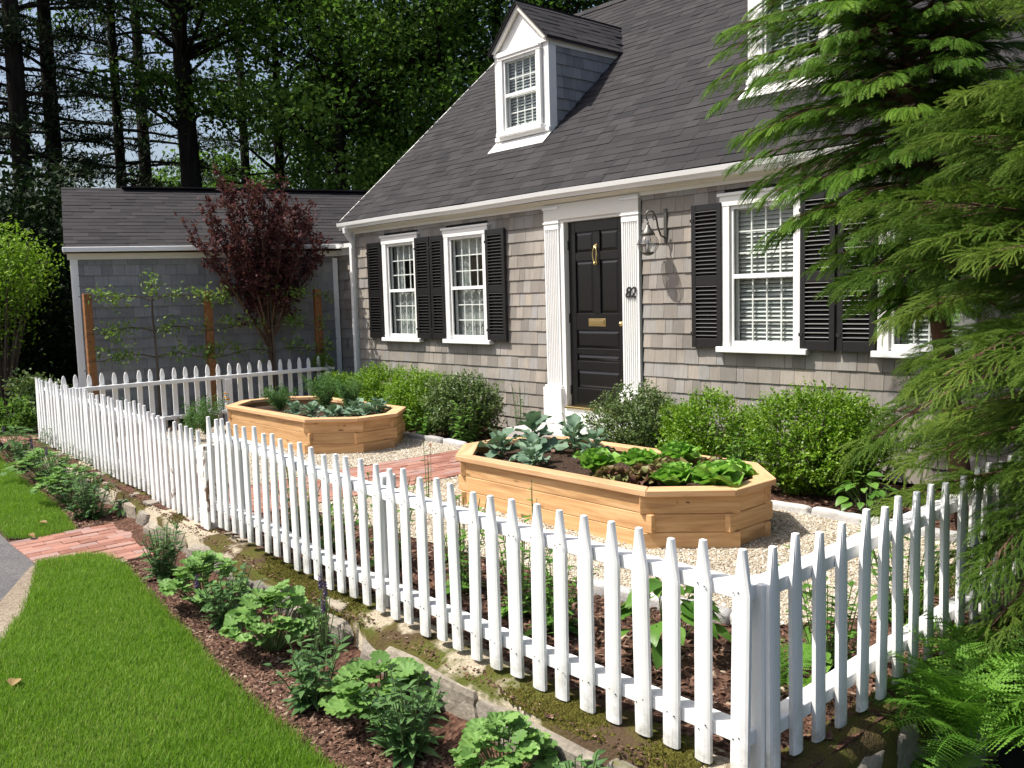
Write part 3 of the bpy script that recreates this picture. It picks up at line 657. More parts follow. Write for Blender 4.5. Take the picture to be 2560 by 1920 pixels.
# windows
pane_me = MB().add([(-.5, 0, -.5), (.5, 0, -.5), (.5, 0, .5), (-.5, 0, .5)], [(0, 1, 2, 3)]).mesh('pane', m_glass)
munt_me = MB().box(-.5, .5, -.5, .5, -.5, .5).mesh('muntin', m_trim)
slat_me = MB().obox((0, 0, 0), (1, 0.034, 0.006), (R_(-38), 0, 0)).mesh('slat', m_shut)
def window(parent, name, x0, x1, z0, z1, y, fill, cas=CAS, head=0.115, sill=True, cols=4, rows=3):
    """x0..x1, z0..z1: outside of the casing; y: wall face, outdoors is -y"""
    m = MB()
    m.box(x0, x0+cas, y-.045, y+.03, z0, z1-head); m.box(x1-cas, x1, y-.045, y+.03, z0, z1-head)
    m.box(x0-.008, x1+.008, y-.049, y+.03, z1-head, z1); m.box(x0-.03 if head > .1 else x0, x1+.03 if head > .1 else x1, y-.062, y+.03, z1-.024, z1+.004)
    w = m.build(name, m_trim, parent, bevel=0.003)
    ix0, ix1, iz0, iz1 = x0+cas, x1-cas, z0, z1-head
    if sill: part('sill', m_white, w, (x0-.035, x1+.035, y-.085, y+.03, z0-.055, z0-.002), bevel=0.006)
    s = .032; zm = (iz0+iz1)/2
    part('storm_frame', m_white, w, (ix0, ix0+s, y-.022, y-.002, iz0, iz1), (ix1-s, ix1, y-.022, y-.002, iz0, iz1), (ix0+s, ix1-s, y-.022, y-.002, iz1-s, iz1), (ix0+s, ix1-s, y-.022, y-.002, iz0, iz0+s*1.6), (ix0+s, ix1-s, y-.026, y-.002, zm-.02, zm+.02), bevel=0.002)
    for za, zb in ((iz0+s*1.6, zm-.02), (zm+.02, iz1-s)):
        inst('pane', pane_me, w, ((ix0+ix1)/2, y-.008, (za+zb)/2), (0, 0, 0), (ix1-ix0-2*s, 1, zb-za))
    # inner sashes with muntins and small panes
    jx0, jx1 = ix0+.006, ix1-.006; f = .036
    for yy, za, zb in ((y+.045, iz0+.01, zm+.018), (y+.028, zm-.018, iz1-.004)):
        part('sash', m_trim, w, (jx0, jx0+f, yy, yy+.016, za, zb), (jx1-f, jx1, yy, yy+.016, za, zb), (jx0+f, jx1-f, yy, yy+.016, zb-f, zb), (jx0+f, jx1-f, yy, yy+.016, za, za+f))
        a0, a1, b0, b1 = jx0+f, jx1-f, za+f, zb-f
        for i in range(1, cols): inst('muntin', munt_me, w, (a0+(a1-a0)*i/cols, yy+.008, (b0+b1)/2), (0, 0, 0), (.014, .013, b1-b0))
        for j in range(1, rows): inst('muntin', munt_me, w, ((a0+a1)/2, yy+.008, b0+(b1-b0)*j/rows), (0, 0, 0), (a1-a0, .012, .014))
        for i in range(cols):
            for j in range(rows): inst('pane', pane_me, w, (a0+(a1-a0)*(i+.5)/cols, yy+.009, b0+(b1-b0)*(j+.5)/rows), (U(-.004, .004), 0, U(-.004, .004)), ((a1-a0)/cols, 1, (b1-b0)/rows))
    if fill == 'lace':
        m = MB()
        def drape(xa, xb, za, zb, yy, amp, n=36):
            V = []; 
            for i in range(n+1):
                t = i/n; xx = xa+(xb-xa)*t; oy = amp*math.sin(t*n*.9)
                V += [(xx, yy+oy, za), (xx, yy+oy*.6, zb)]
            m.add(V, [(2*i, 2*i+2, 2*i+3, 2*i+1) for i in range(n)])
        drape(ix0, ix1, iz0, zm-.03, y+.095, .012)
        drape(ix0-.02, ix0+.22, zm-.1, iz1+.02, y+.11, .012, 16); drape(ix1-.10, ix1+.02, zm-.1, iz1+.02, y+.11, .012, 10); drape(ix0, ix1, iz1-.22, iz1+.02, y+.10, .010)
        m.build('lace_curtain', m_curtain, w)
    elif fill == 'blind':
        m = MB(); z = iz0+.02
        while z < iz1-.01:
            m.obox(((ix0+ix1)/2, y+.088, z), (ix1-ix0-.02, .042, .003), (R_(44), 0, 0)); z += .038
        m.box(ix0, ix1, y+.08, y+.13, iz1-.02, iz1+.02); m.build('blind', m_blind, w)
    return w
for a, b, k in WINS: window(house, 'window', a, b, WZ0, WZ1, 0.0, k)

def shutter(x0, x1, z0=1.075, z1=2.415, y=-0.03):
    f = .05; zm = z0+(z1-z0)*.47; m = MB()
    m.box(x0, x0+f, y-.032, y, z0, z1); m.box(x1-f, x1, y-.032, y, z0, z1)
    m.box(x0+f, x1-f, y-.030, y, z0, z0+.085); m.box(x0+f, x1-f, y-.030, y, z1-.06, z1); m.box(x0+f, x1-f, y-.030, y, zm-.045, zm+.045); m.box(x0+f, x1-f, y-.004, y-.001, z0+.08, z1-.055)
    s = m.build('shutter', m_shut, house, bevel=0.002)
    for za, zb in ((z0+.085, zm-.045), (zm+.045, z1-.06)):
        n = int((zb-za)/.036)
        for i in range(n): inst('slat', slat_me, s, ((x0+x1)/2, y-.018, za+(zb-za)*(i+.5)/n), (U(-.06, .06), 0, 0), (x1-x0-2*f, 1, 1))
    part('hinge', m_num, s, (x0-.008, x0+.03, y-.038, y-.031, z0+.12, z0+.15), (x0-.008, x0+.03, y-.038, y-.031, z1-.16, z1-.13))
for a, b in ((-10.86, -10.52), (-9.70, -9.38), (-9.365, -9.085), (-8.245, -7.90), (-5.20, -4.865), (-4.06, -3.74), (-3.715, -3.39)): shutter(a, b)

# door surround
part('door_frieze', m_cream, house, (-7.23, -5.855, -0.05, 0.0, 2.43, 2.60), bevel=0.003)
for xa, xb in ((-7.225, -7.0), (-6.085, -5.86)):
    w = xb-xa; pl = MB(); pr = []
    nfl = 7; step = (w-.03)/nfl; u = xa+.015; pr.append((xa, 0)); pr.append((xa, -.045))
    for i in range(nfl):
        pr += [(u+step*.12, -.045), (u+step*.3, -.034), (u+step*.7, -.034), (u+step*.88, -.045)]; u += step
    pr += [(xb, -.045), (xb, 0)]
    pl.sweep(pr, [((0, 0, 0.60), (1, 0, 0), (0, 1, 0), 1), ((0, 0, 2.33), (1, 0, 0), (0, 1, 0), 1)])
    p = pl.build('pilaster', m_smooth, house)
    part('capital', m_smooth, p, (xa-.003, xb+.003, -.048, 0, 2.33, 2.585), (xa-.012, xb+.012, -.057, 0, 2.395, 2.41), (xa-.014, xb+.014, -.062, 0, 2.55, 2.575), bevel=0.002)
    part('plinth', m_smooth, p, (xa-.035, xb+.03, -.085, 0, 0.168, 0.575), (xa-.02, xb+.018, -.068, 0, 0.575, 0.60), bevel=0.004)
part('door_jamb', m_trim, house, (-7.0, -6.935, -.03, .10, .36, 2.43), (-6.095, -6.075, -.03, .10, .36, 2.43), (-6.935, -6.095, -.03, .10, 2.40, 2.432), bevel=0.003)
part('threshold_board', m_trim, house, (-7.0, -6.0, -.05, .06, .168, .355), bevel=0.004)
part('brass_sill', m_brass, house, (-6.935, -6.095, -.07, .06, .355, .378), bevel=0.003)
step_o = MB().box(-7.32, -5.78, -.62, -.004, -.02, .165).build('stone_step', m_granite, house, bevel=0.012, seg=2)
DX0, DX1, DZ0, DZ1, DY = -6.93, -6.10, .38, 2.40, .035
d = MB(); st = .105
rails = [(DZ0, DZ0+.20), (.78, .88), (.955, 1.02), (1.22, 1.40), (1.97, 2.06), (DZ1-.12, DZ1)]
for a, b in ((DX0, DX0+st), (DX1-st, DX1)): d.box(a, b, DY, DY+.045, DZ0, DZ1)
for a, b in rails: d.box(DX0+st, DX1-st, DY+.001, DY+.045, a, b)
xm = (DX0+DX1)/2
for a, b in ((1.40, 1.97), (2.06, DZ1-.12)): d.box(xm-.05, xm+.05, DY+.001, DY+.045, a, b)
door = d.build('front_door', m_black, house, bevel=0.004)
def dpanel(x0, x1, z0, z1):
    m = MB(); m.box(x0, x1, DY+.018, DY+.04, z0, z1); i = .035
    m.add([(x0+.008, DY+.0175, z0+.008), (x1-.008, DY+.0175, z0+.008), (x1-.008, DY+.0175, z1-.008), (x0+.008, DY+.0175, z1-.008), (x0+i, DY+.006, z0+i), (x1-i, DY+.006, z0+i), (x1-i, DY+.006, z1-i), (x0+i, DY+.006, z1-i)], [(4,7,6,5),(0,4,5,1),(1,5,6,2),(2,6,7,3),(3,7,4,0)])
    m.build('panel', m_black, door)
for a, b in ((1.40, 1.97), (2.06, DZ1-.12)): dpanel(DX0+st, xm-.05, a, b); dpanel(xm+.05, DX1-st, a, b)
for a, b in ((DZ0+.20, .78), (.88, .955), (1.02, 1.22)): dpanel(DX0+st, DX1-st, a, b)
# brass fittings
kx, kz = xm, 2.02
m = MB(); m.lathe([(0, -.012), (.016, -.012), (.02, 0), (.014, .012), (0, .014)], (0, 0, 0), 12)
k = m.build('knocker', m_brass, door); k.data.transform(Matrix.Translation((kx, DY-.004, kz+.10)) @ Matrix.Rotation(R_(90), 4, 'X'))
part('knocker_plate', m_brass, k, (kx-.014, kx+.014, DY-.006, DY, kz-.10, kz+.12), bevel=.004)
m = MB(); m.tube([(kx, DY-.02, kz+.10), (kx+.022, DY-.022, kz+.06), (kx+.03, DY-.024, kz+.01), (kx+.02, DY-.026, kz-.05), (kx, DY-.028, kz-.085), (kx-.02, DY-.026, kz-.05), (kx-.03, DY-.024, kz+.01), (kx-.022, DY-.022, kz+.06), (kx, DY-.02, kz+.10)], .0075, 6); m.lathe([(0, -.018), (.014, -.012), (.016, .004), (0, .014)], (kx, DY-.028, kz-.085), 10)
m.build('knocker_ring', m_brass, k, smooth=True)
mx0, mx1, mz0, mz1 = xm-.125, xm+.125, 1.262, 1.345
ms = part('mail_slot', m_brass, door, (mx0, mx1, DY-.006, DY, mz0, mz1), bevel=.003)
part('flap', m_brass, ms, (mx0+.02, mx1-.02, DY-.013, DY-.006, mz0+.018, mz1-.018), bevel=.003)
part('shadow_line', m_num, ms, (mx0+.022, mx1-.022, DY-.0105, DY-.0065, mz1-.018, mz1-.012))
m = MB(); m.lathe([(0, -.05), (.018, -.046), (.026, -.032), (.02, -.018), (.010, -.014), (.010, -.004), (.03, -.003), (.03, 0)], (0, 0, 0), 16)
kn = m.build('knob', m_brass, door, smooth=True); kn.data.transform(Matrix.Translation((DX1-.055, DY, 1.29)) @ Matrix.Rotation(R_(-90), 4, 'X'))
part('lock_plate', m_brass, door, (DX1-.035, DX1-.012, DY-.004, DY, 1.44, 1.52), bevel=.002)
for zz in (.55, 1.35, 2.15): part('hinge', m_num, door, (DX0-.012, DX0+.012, DY-.008, DY+.004, zz-.05, zz+.05))
# house number
cv = bpy.data.curves.new('number', 'FONT'); cv.body = '82'; cv.size = 0.155; cv.extrude = 0.004; cv.offset = 0.0015; cv.shear = 0.22; cv.space_character = 0.92; cv.align_x = 'CENTER'; cv.align_y = 'CENTER'
tmp = bpy.data.objects.new('tmp', cv); COL.objects.link(tmp); bpy.context.view_layer.update()
nm = bpy.data.meshes.new_from_object(tmp.evaluated_get(bpy.context.evaluated_depsgraph_get())); bpy.data.objects.remove(tmp)
nm.materials.clear(); nm.materials.append(m_num); nm.transform(Matrix.Rotation(R_(90), 4, 'X'))
no = inst('house_number', nm, house, (-5.97, -.052, 1.61)); no['label'] = 'black number 82 on the right pilaster'

# lantern by the door
lant = thing('wall_lantern', 'onion lantern on a curved metal bracket right of the front door', 'lantern', (-5.60, -0.015, 2.3))
LX, LY, LZ = -5.61, -0.20, 2.08
part('wall_plate', m_iron, lant, (LX+.055, LX+.095, -.03, -.012, 2.10, 2.42), bevel=.004)
m = MB(); m.tube([(LX+.075, -.03, 2.14), (LX+.07, -.09, 2.16), (LX+.06, -.12, 2.24), (LX+.05, -.13, 2.33), (LX+.03, -.16, 2.395), (LX, -.19, 2.40), (LX-.02, -.21, 2.365), (LX-.01, -.21, 2.335), (LX, LY, 2.30)], [.009]*7+[.008, .007], 8)
m.tube([(LX+.04, -.14, 2.37), (LX+.02, -.15, 2.34), (LX+.03, -.15, 2.31), (LX+.05, -.14, 2.32)], .006, 6); m.build('bracket', m_iron, lant, smooth=True)
MB().lathe([(0, .22), (.008, .215), (.012, .20), (.006, .19), (.022, .175), (.026, .16), (.05, .13), (.068, .10), (.07, .085), (.06, .085), (0, .12)], (LX, LY, LZ), 20).build('cap', m_iron, lant, smooth=True)
MB().lathe([(.052, .085), (.075, .06), (.09, .03), (.096, 0), (.09, -.03), (.075, -.058), (.055, -.08)], (LX, LY, LZ), 28).build('globe', m_globe, lant, smooth=True)
MB().lathe([(.055, -.08), (.058, -.09), (.05, -.10), (.02, -.112), (0, -.114)], (LX, LY, LZ), 20).build('base', m_iron, lant, smooth=True)
m = MB()
for q in range(4):
    a = q*math.pi/2+.4; m.tube([(LX+r*math.cos(a), LY+r*math.sin(a), LZ+z) for r, z in ((.06, .09), (.085, .06), (.10, .03), (.105, 0), (.10, -.03), (.085, -.06), (.058, -.09))], .0032, 5)
m.tube([(LX+.105*math.cos(i*.3142), LY+.105*math.sin(i*.3142), LZ) for i in range(21)], .0035, 5); m.build('cage', m_iron, lant, smooth=True)
MB().lathe([(0, -.08), (.014, -.08), (.014, .0), (.010, .03), (0, .04)], (LX, LY, LZ), 10).build('candle', m_blind, lant, smooth=True)

# dormers
def dormer(x0, x1, yf=0.80, ze=4.74, zr=5.24):
    xc = (x0+x1)/2; zb = roofz(yf); yb = 2.7
    cheek = []
    wx0, wx1 = x0+.10, x1-.10
    m = MB(); holed(m, x0, x1, zb-.15, ze, yf, yf+.05, [(wx0+.07, wx1-.07, zb+.16, ze-.10)])
    m.add([(x0, yf, ze), (x1, yf, ze), (xc, yf, zr-.04), (x0, yf+.05, ze), (x1, yf+.05, ze), (xc, yf+.05, zr-.04)], [(0,1,2),(3,5,4),(0,2,5,3),(1,4,5,2)])
    D = m.build('dormer', m_trim, house)
    for ck in ((x0+.005, x0+.06, yf+.06, yb, zb-.2, ze), (x1-.06, x1-.005, yf+.06, yb, zb-.2, ze)): part('cheek_wall', m_dark, D, ck)
    for cb in ((x1-.09, x1+.012, yf-.014, yf-.001, zb-.1, ze), (x0-.012, x0+.09, yf-.014, yf-.001, zb-.1, ze), (x1-.003, x1+.012, yf, yf+.115, zb-.1, ze-.085), (x0-.012, x0+.003, yf, yf+.115, zb-.1, ze-.085)): part('corner_board', m_trim, D, cb, bevel=.002)
    part('apron', m_trim, D, (x0-.02, x1+.02, yf-.04, yf-.002, zb+.035, zb+.085), bevel=.004)
    fl = MB(); fl.sweep([(x0-.03, 0), (x1+.03, 0), (x1+.03, .008), (x0-.03, .008)], [((0, yf-.16, roofz(yf-.16)+.018), (1, 0, 0), (0, 0, 1), 1), ((0, yf-.005, roofz(yf-.005)+.025), (1, 0, 0), (0, 0, 1), 1)]); fl.build('flashing', m_trim, D)
    fr = MB()
    for sgn in (-1, 1):
        ex = xc+sgn*((x1-x0)/2+.035)
        # raking trim
        fr.add([(ex, yf-.055, ze+.0), (xc, yf-.055, zr+.02), (xc, yf-.055, zr-.07), (ex-sgn*.07, yf-.055, ze-.015), (ex, yf-.015, ze+.0), (xc, yf-.015, zr+.02), (xc, yf-.015, zr-.07), (ex-sgn*.07, yf-.015, ze-.015)], [(0,1,2,3),(4,7,6,5),(0,4,5,1),(1,5,6,2),(2,6,7,3),(3,7,4,0)])
    fr.build('raking_cornice', m_cream, D); part('pediment_rail', m_trim, D, (x0+.0, x1-.0, yf-.04, yf-.002, ze-.055, ze-.01), bevel=.003)
    for eb in ((x1+.0, x1+.02, yf+.02, yb, ze-.085, ze-.005), (x0-.02, x0-.0, yf+.02, yb, ze-.085, ze-.005)): part('eave_board', m_cream, D, eb)
    rf = MB()
    for sgn in (-1, 1):
        ex = xc+sgn*((x1-x0)/2+.06); zz = ze-.005
        rf.add([(ex, yf-.08, zz), (xc, yf-.08, zr+.03), (xc, yb+.1, zr+.03), (ex, yb+.1, zz), (ex, yf-.08, zz-.03), (xc, yf-.08, zr), (xc, yb+.1, zr), (ex, yb+.1, zz-.03)], [(0,1,2,3),(4,7,6,5),(0,4,5,1),(3,2,6,7),(0,3,7,4)])
    rfo = rf.build('dormer_roof', m_roof, house)
    for sgn in (-1, 1):
        ex = xc+sgn*((x1-x0)/2+.065); lo = Vector((ex, yf-.09, ze-.002)); up = (Vector((xc, yf-.09, zr+.036))-lo); 
        if sgn == 1: roof_field(rfo, lo, (0, 1, 0), up, yb-yf+.1, up.length, .115, (.1, .3), 300, skip=lambda p: p.z < roofz(p.y)-.05)
        else: roof_field(rfo, lo+Vector((0, yb-yf+.1, 0)), (0, -1, 0), up, yb-yf+.1, up.length, .115, (.1, .3), 300, skip=lambda p: p.z < roofz(p.y)-.05)
    for sgn, xx, rz in ((1, x1-.004, R_(90)), (-1, x0+.004, R_(-90))):
        crs = []; z = zb-.1
        while z < ze-.1:
            ymax = min(yb, (z+EXPO-2.62)/SL-.3+.12); h = min(EXPO, ze-.05-z)
            if ymax > yf+.16: crs.append((z, h, [(yf+.117, ymax)]))
            z += EXPO*.93
        shingle_field(D, m_gshingle, crs, ((lambda u, z, xx=xx: (xx, u, z)), rz, lambda p: True), 300)
    window(house, 'dormer_window', wx0, wx1, zb+.13, ze-.06, yf-.012, 'blind', cas=.075, head=.06, sill=True, rows=2)
    part('room_back', m_inner, D, (x0+.07, x1-.07, yf+.9, yf+.93, zb-.3, ze))
for a, b in DORM: dormer(a, b)

# ------------------------------------------------------------------ shingled wing at the left, facing right
wing = thing('shingled_wing', 'low grey shingled wing with dark roof behind the purple tree', 'building', (-12.4, -1.7, 0))
A0, A1 = Vector((-12.95, -3.40)), Vector((-11.95, 0.10)); WL = (A1-A0).length; WD = (A1-A0).normalized(); WN = Vector((WD.y, -WD.x)); WANG = math.atan2(WD.y, WD.x)
def wp(u, n, z): q = A0+WD*u+WN*n; return (q.x, q.y, z)
def wbox(m, u0, u1, n0, n1, z0, z1, dz=0.0):
    V = [wp(u, n, z+(dz*u/WL)) for z in (z0, z1) for n in (n0, n1) for u in (u0, u1)]
    return m.add(V, [(0,1,3,2),(4,6,7,5),(0,4,5,1),(2,3,7,6),(0,2,6,4),(1,5,7,3)])
gw = wbox(MB(), 0, WL, -.12, 0, -.06, 2.36).build('wall', m_dark, wing)
crs = []; z = 0.02
while z < 2.24: crs.append((z, min(.145, 2.27-z), [(.05, WL-.05)])); z += .145
shingle_field(gw, m_gshingle, crs, ((lambda u, z: wp(u, .001, z)), WANG, lambda p: p.z > .6), 300, wr=(.09, .22), thick=1.2)
sw = wbox(MB(), 0, .12, -3.4, -.12, -.06, 2.4).build('end_wall', m_gshingle, wing)
wbox(MB(), -.02, .075, -.02, .022, -.05, 2.27).build('corner_board', m_white, wing, bevel=.003); wbox(MB(), WL-.075, WL, .0, .022, 0, 2.27).build('corner_board', m_white, wing, bevel=.003)
wbox(MB(), -.05, WL, -.02, .035, 2.265, 2.345, .03).build('frieze', m_cream, wing); wbox(MB(), -.09, WL+.2, -.02, .125, 2.345, 2.36, .04).build('soffit', m_cream, wing)
wbox(MB(), -.1, WL+.25, .10, .19, 2.36, 2.425, .045).build('gutter', m_white, wing, bevel=.006)
rf = MB(); za, zr0 = 2.41, 3.42
pa = [wp(-.08, .15, za), wp(WL+2.2, .15, za+.06), wp(WL+2.2, -1.7, zr0+.06), wp(-.08, -1.7, zr0)]
rf.add(pa+[(x, y, z-.07) for x, y, z in pa], [(0,1,2,3),(7,6,5,4),(0,4,5,1),(3,2,6,7),(0,3,7,4),(1,5,6,2)])
pb = [wp(-.08, -1.7, zr0), wp(WL+2.2, -1.7, zr0+.06), wp(WL+2.2, -3.5, za+.06), wp(-.08, -3.5, za)]; rf.add(pb, [(0,1,2,3)])
wr = rf.build('roof', m_dark, wing)
ue = Vector(pa[1])-Vector(pa[0]); ve = Vector(pa[3])-Vector(pa[0])
roof_field(wr, Vector(pa[0])+Vector((0, 0, .004)), ue, ve, ue.length, ve.length, .12, (.12, .4), 300)
rc = MB()
for i in range(18): 
    u = .75+i*.3; rc.obox(wp(u+.15, -1.7, zr0+.03+.06*u/(WL+2.2)), (.295, .2, .022), (0, -.01, WANG))
rc.build('ridge_cap', m_roof, wr)
# short return wall between the wing and the house corner
conn = part('return_wall', m_dark, house, (-11.99, HX0+.02, .13, .23, -.05, 2.5))
shingle_field(conn, m_shingle, [(.02+i*.147, .147, [(-11.96, HX0+.0)]) for i in range(16)], ((lambda u, z: (u, .129, z)), 0, lambda p: True), 150)
part('return_gutter', m_white, house, (-11.85, HX0-.03, -.01, .09, 2.40, 2.46), (-11.95, HX0-.02, .09, .129, 2.30, 2.42))
downspout('downspout', [(-11.42, .04, 2.42), (-11.42, .09, 2.2), (-11.42, .09, 1.98), (-11.40, .07, .1)], house, .036)

# ------------------------------------------------------------------ picket fences
def picket_mesh(name, mat, kind, H=0.76, w=0.066):
    # rounded front (-y), flat back; kind 'spear': straight taper, 'gothic': rounded point
    def ring(wd, z, d=1.0):
        h = wd/2; fd = -.0075*d
        return [(-h, .011, z), (h, .011, z), (h, -.004, z), (h*.72, -.004+fd*.55, z), (h*.3, -.004+fd*.95, z), (-h*.3, -.004+fd*.95, z), (-h*.72, -.004+fd*.55, z), (-h, -.004, z)]
    if kind == 'spear': L = [(w, 0), (w, H-.155), (w*.97, H-.145), (w*.34, H-.002), (w*.28, H)]
    else: L = [(w, 0), (w, H-.15), (w*.82, H-.14), (w*.92, H-.11), (w*.86, H-.07), (w*.62, H-.03), (w*.3, H-.004), (w*.18, H)]
    m = MB(); V = []; F = []
    for wd, z in L: V += ring(wd, z)
    for i in range(len(L)-1):
        for j in range(8): k = (j+1) % 8; F.append((i*8+j, i*8+k, (i+1)*8+k, (i+1)*8+j))
    F.append(tuple(range(7, -1, -1))); F.append(tuple((len(L)-1)*8+j for j in range(8)))
    m.add(V, F, 0.0); me = m.mesh(name, mat)
    return me
pk_spear = picket_mesh('picket', m_white, 'spear'); pk_goth = picket_mesh('picket', m_white, 'gothic', .78, .062); pk_old = picket_mesh('picket', m_peel, 'spear')
def M_picket():
    t = NT('painted_picket'); o = t.obj(); p = t.pos(); sp = t.n('ShaderNodeSeparateXYZ'); t.set(sp.inputs[0], o); r = t.orand()
    gr = t.noise(t.map(t.shift(o, r), (70, 70, 5)), 1.0, 4, .6); n1 = t.noise(t.shift(p, r), 14, 5, .65)
    spl = t.math('MULTIPLY', t.ramp(sp.outputs[2], [(0.0, 1.0), (0.10, 0.45), (0.24, 0.0)]), t.ramp(n1, [(0.38, 0.0), (0.68, 0.8)]))
    c = t.mix(t.ramp(gr, [(0.45, 0.0), (0.75, 0.22)]), (0.82, 0.82, 0.81), (0.58, 0.57, 0.54)); c = t.mix(spl, c, (0.26, 0.24, 0.17))
    chip = t.math('MULTIPLY', t.ramp(t.noise(t.map(t.shift(o, r), (60, 60, 16)), 1.0, 3), [(0.70, 0.0), (0.73, 1.0)]), t.ramp(sp.outputs[2], [(0.03, 1.0), (0.14, 0.0)]))
    c = t.mix(chip, c, (0.22, 0.16, 0.11))
    return t.done(t.pbr(c, .5, t.bump(gr, .3, .004), spec=.35))
m_picket = M_picket()
for q in (pk_spear, pk_goth): q.materials[0] = m_picket
nail_me = MB().lathe([(0, .0015), (.0032, .001), (.0036, 0)], (0, 0, 0), 6).mesh('nail', m_num)
def post(parent, p, z1, w=0.09, mat=None, name='post', z0=-.2):
    m = MB(); m.box(p[0]-w/2, p[0]+w/2, p[1]-w/2, p[1]+w/2, z0, z1); return m.build(name, mat or m_white, parent, bevel=.006)
def rail(parent, pts, n0, n1, z0, z1, mat=None):
    """rail along plan polyline pts (x,y,dz), offset n0..n1 to the left of travel"""
    m = MB(); path = []
    for i, p in enumerate(pts):
        q = Vector(pts[min(i+1, len(pts)-1)][:2]); r = Vector(pts[max(i-1, 0)][:2]); t = (q-r).normalized(); nrm = Vector((-t.y, t.x, 0))
        path.append(((p[0], p[1], p[2]), nrm, Vector((0, 0, 1)), 1))
    m.sweep([(n0, z0), (n1, z0), (n1, z1), (n0, z1)], path); return m.build('rail', mat or m_white, parent, bevel=.003)
def fz(x): return float(np.interp(x, [-11.9, -6.3, -6.0, -5.1, -4.4, -1.5], [.02, .03, .075, .07, .025, .02]))
def front_run(f, x0, x1, old=()):
    n = int(round((x1-x0)/.1345)); step = (x1-x0)/n
    for i in range(n+1):
        x = x0+i*step+U(-.007, .007)
        inst('picket', pk_old if i in old else pk_spear, f, (x, fence_y(x)-.02, fz(x)+U(-.012, .012)), (U(-.012, .012), U(-.016, .016), math.atan2(fence_y(x+.1)-fence_y(x-.1), .2)+U(-.03, .03)), (U(.95, 1.05), 1, U(.985, 1.012)))
    nm_ = MB()
    for i in range(n+1):
        x = x0+i*step
        for z in (.118, .612):
            for dx in (-.014, .012): nm_.obox((x+dx+U(-.005, .005), fence_y(x)-.0318, fz(x)+z+U(-.012, .012)), (.0042, .003, .0042))
    no_ = nm_.build('nail_heads', m_iron, f); no_['kind'] = 'stuff'
    xs = np.linspace(x0-.05, x1+.03, 10)
    for z in (.095, .585): rail(f, [(x, fence_y(x), fz(x)) for x in xs], -.008, .062, z, z+.05)
nf = thing('picket_fence', 'white picket fence between the gate and the near corner', 'fence', (-3.8, -4.6, 0))
front_run(nf, -6.02, -1.60); post(nf, (-3.86, fence_y(-3.86)+.11), .70); post(nf, (-1.585, -4.535), .66, .085); post(nf, (-5.82, fence_y(-5.8)+.115), .62, .085)
lf = thing('picket_fence', 'white picket fence running left from the gate to the far corner', 'fence', (-9.7, -4.3, 0))
front_run(lf, -11.82, -7.56); 
for x in (-7.62, -9.8, -11.78): post(lf, (x, fence_y(x)+.11), .66)
gate = thing('garden_gate', 'sagging white picket gate with flaking paint at the brick walk', 'gate', (-6.85, -4.45, 0))
for i in range(10):
    x = -7.44+i*.132; drop = -.035-.004*i
    inst('picket', pk_old if i == 4 else pk_spear, gate, (x, fence_y(x)-.02, .015+drop+(-.07 if i == 4 else 0)), (0, U(-.02, .02)+.01, U(-.05, .05)), (1, 1, 1.0))
for z in (.06, .53): rail(gate, [(x, fence_y(x), -.02-.02*(x+7.5)) for x in (-7.48, -6.85, -6.22)], -.008, .06, z, z+.05, m_peel)
m = MB(); ga, gb = Vector((-7.46, fence_y(-7.46)+.035, .10)), Vector((-6.24, fence_y(-6.24)+.035, .52)); m.tube([ga, gb], .022, 4); m.build('brace', m_white, gate)
gp_ = thing('gate_post', 'rotten topped white gate post with brown bare wood', 'post', (-6.14, -4.47, 0)); 
pm = MB(); pm.box(-6.19, -6.09, fence_y(-6.14)-.035, fence_y(-6.14)+.065, -.2, .575); pm.build('post_shaft', m_peel, gp_, bevel=.008)
sm = stone_mesh('rotten_top', .085, .09, .05, 77, m_peel, .35); inst('rotten_top', sm, gp_, (-6.14, fence_y(-6.14)+.015, .585)); part('latch', m_num, gp_, (-6.21, -6.19, fence_y(-6.14)-.01, fence_y(-6.14)+.03, .40, .43))
bf = thing('picket_fence', 'white picket fence with pointed round tops along the far left side', 'fence', (-11.85, -2.2, 0))
bxy = lambda y: float(np.interp(y, [-4.2, -3.5, -2.5, -1.2, -.4], [-11.85, -11.80, -11.72, -11.62, -11.56]))
y = -4.06
while y < -.35:
    inst('picket', pk_goth, bf, (bxy(y), y, .03*(y+4)/3+U(-.008, .008)), (0, U(-.012, .012), R_(-90)+U(-.02, .02)), (1, 1, U(.985, 1.01))); y += .1475
for z in (.10, .575): rail(bf, [(bxy(q), q, .03*(q+4)/3) for q in np.linspace(-4.15, -.3, 8)], -.085, -.012, z, z+.05)
for q in (-1.9, -.4): post(bf, (bxy(q)+.055, q), .60, .10)
rfn = thing('picket_fence', 'white picket side fence running back from the near corner by the fern', 'fence', (-1.53, -3, 0))
y = -4.53; i = 0
while y < -1.3:
    inst('picket', pk_spear, rfn, (-1.53-.006*math.sin(i)-.02*(y+4.5)/2, y, .02+U(-.01, .01)), (U(-.012, .012), U(-.012, .012), R_(90)+U(-.03, .03)), (U(.95, 1.05), 1, U(.985, 1.01))); y += .152; i += 1
for z in (.095, .585): rail(rfn, [(-1.54, -4.56, .02), (-1.56, -3, .02), (-1.57, -1.25, .02)], -.005+.012, .08, z, z+.05)
post(rfn, (-1.65, -2.5), .66)

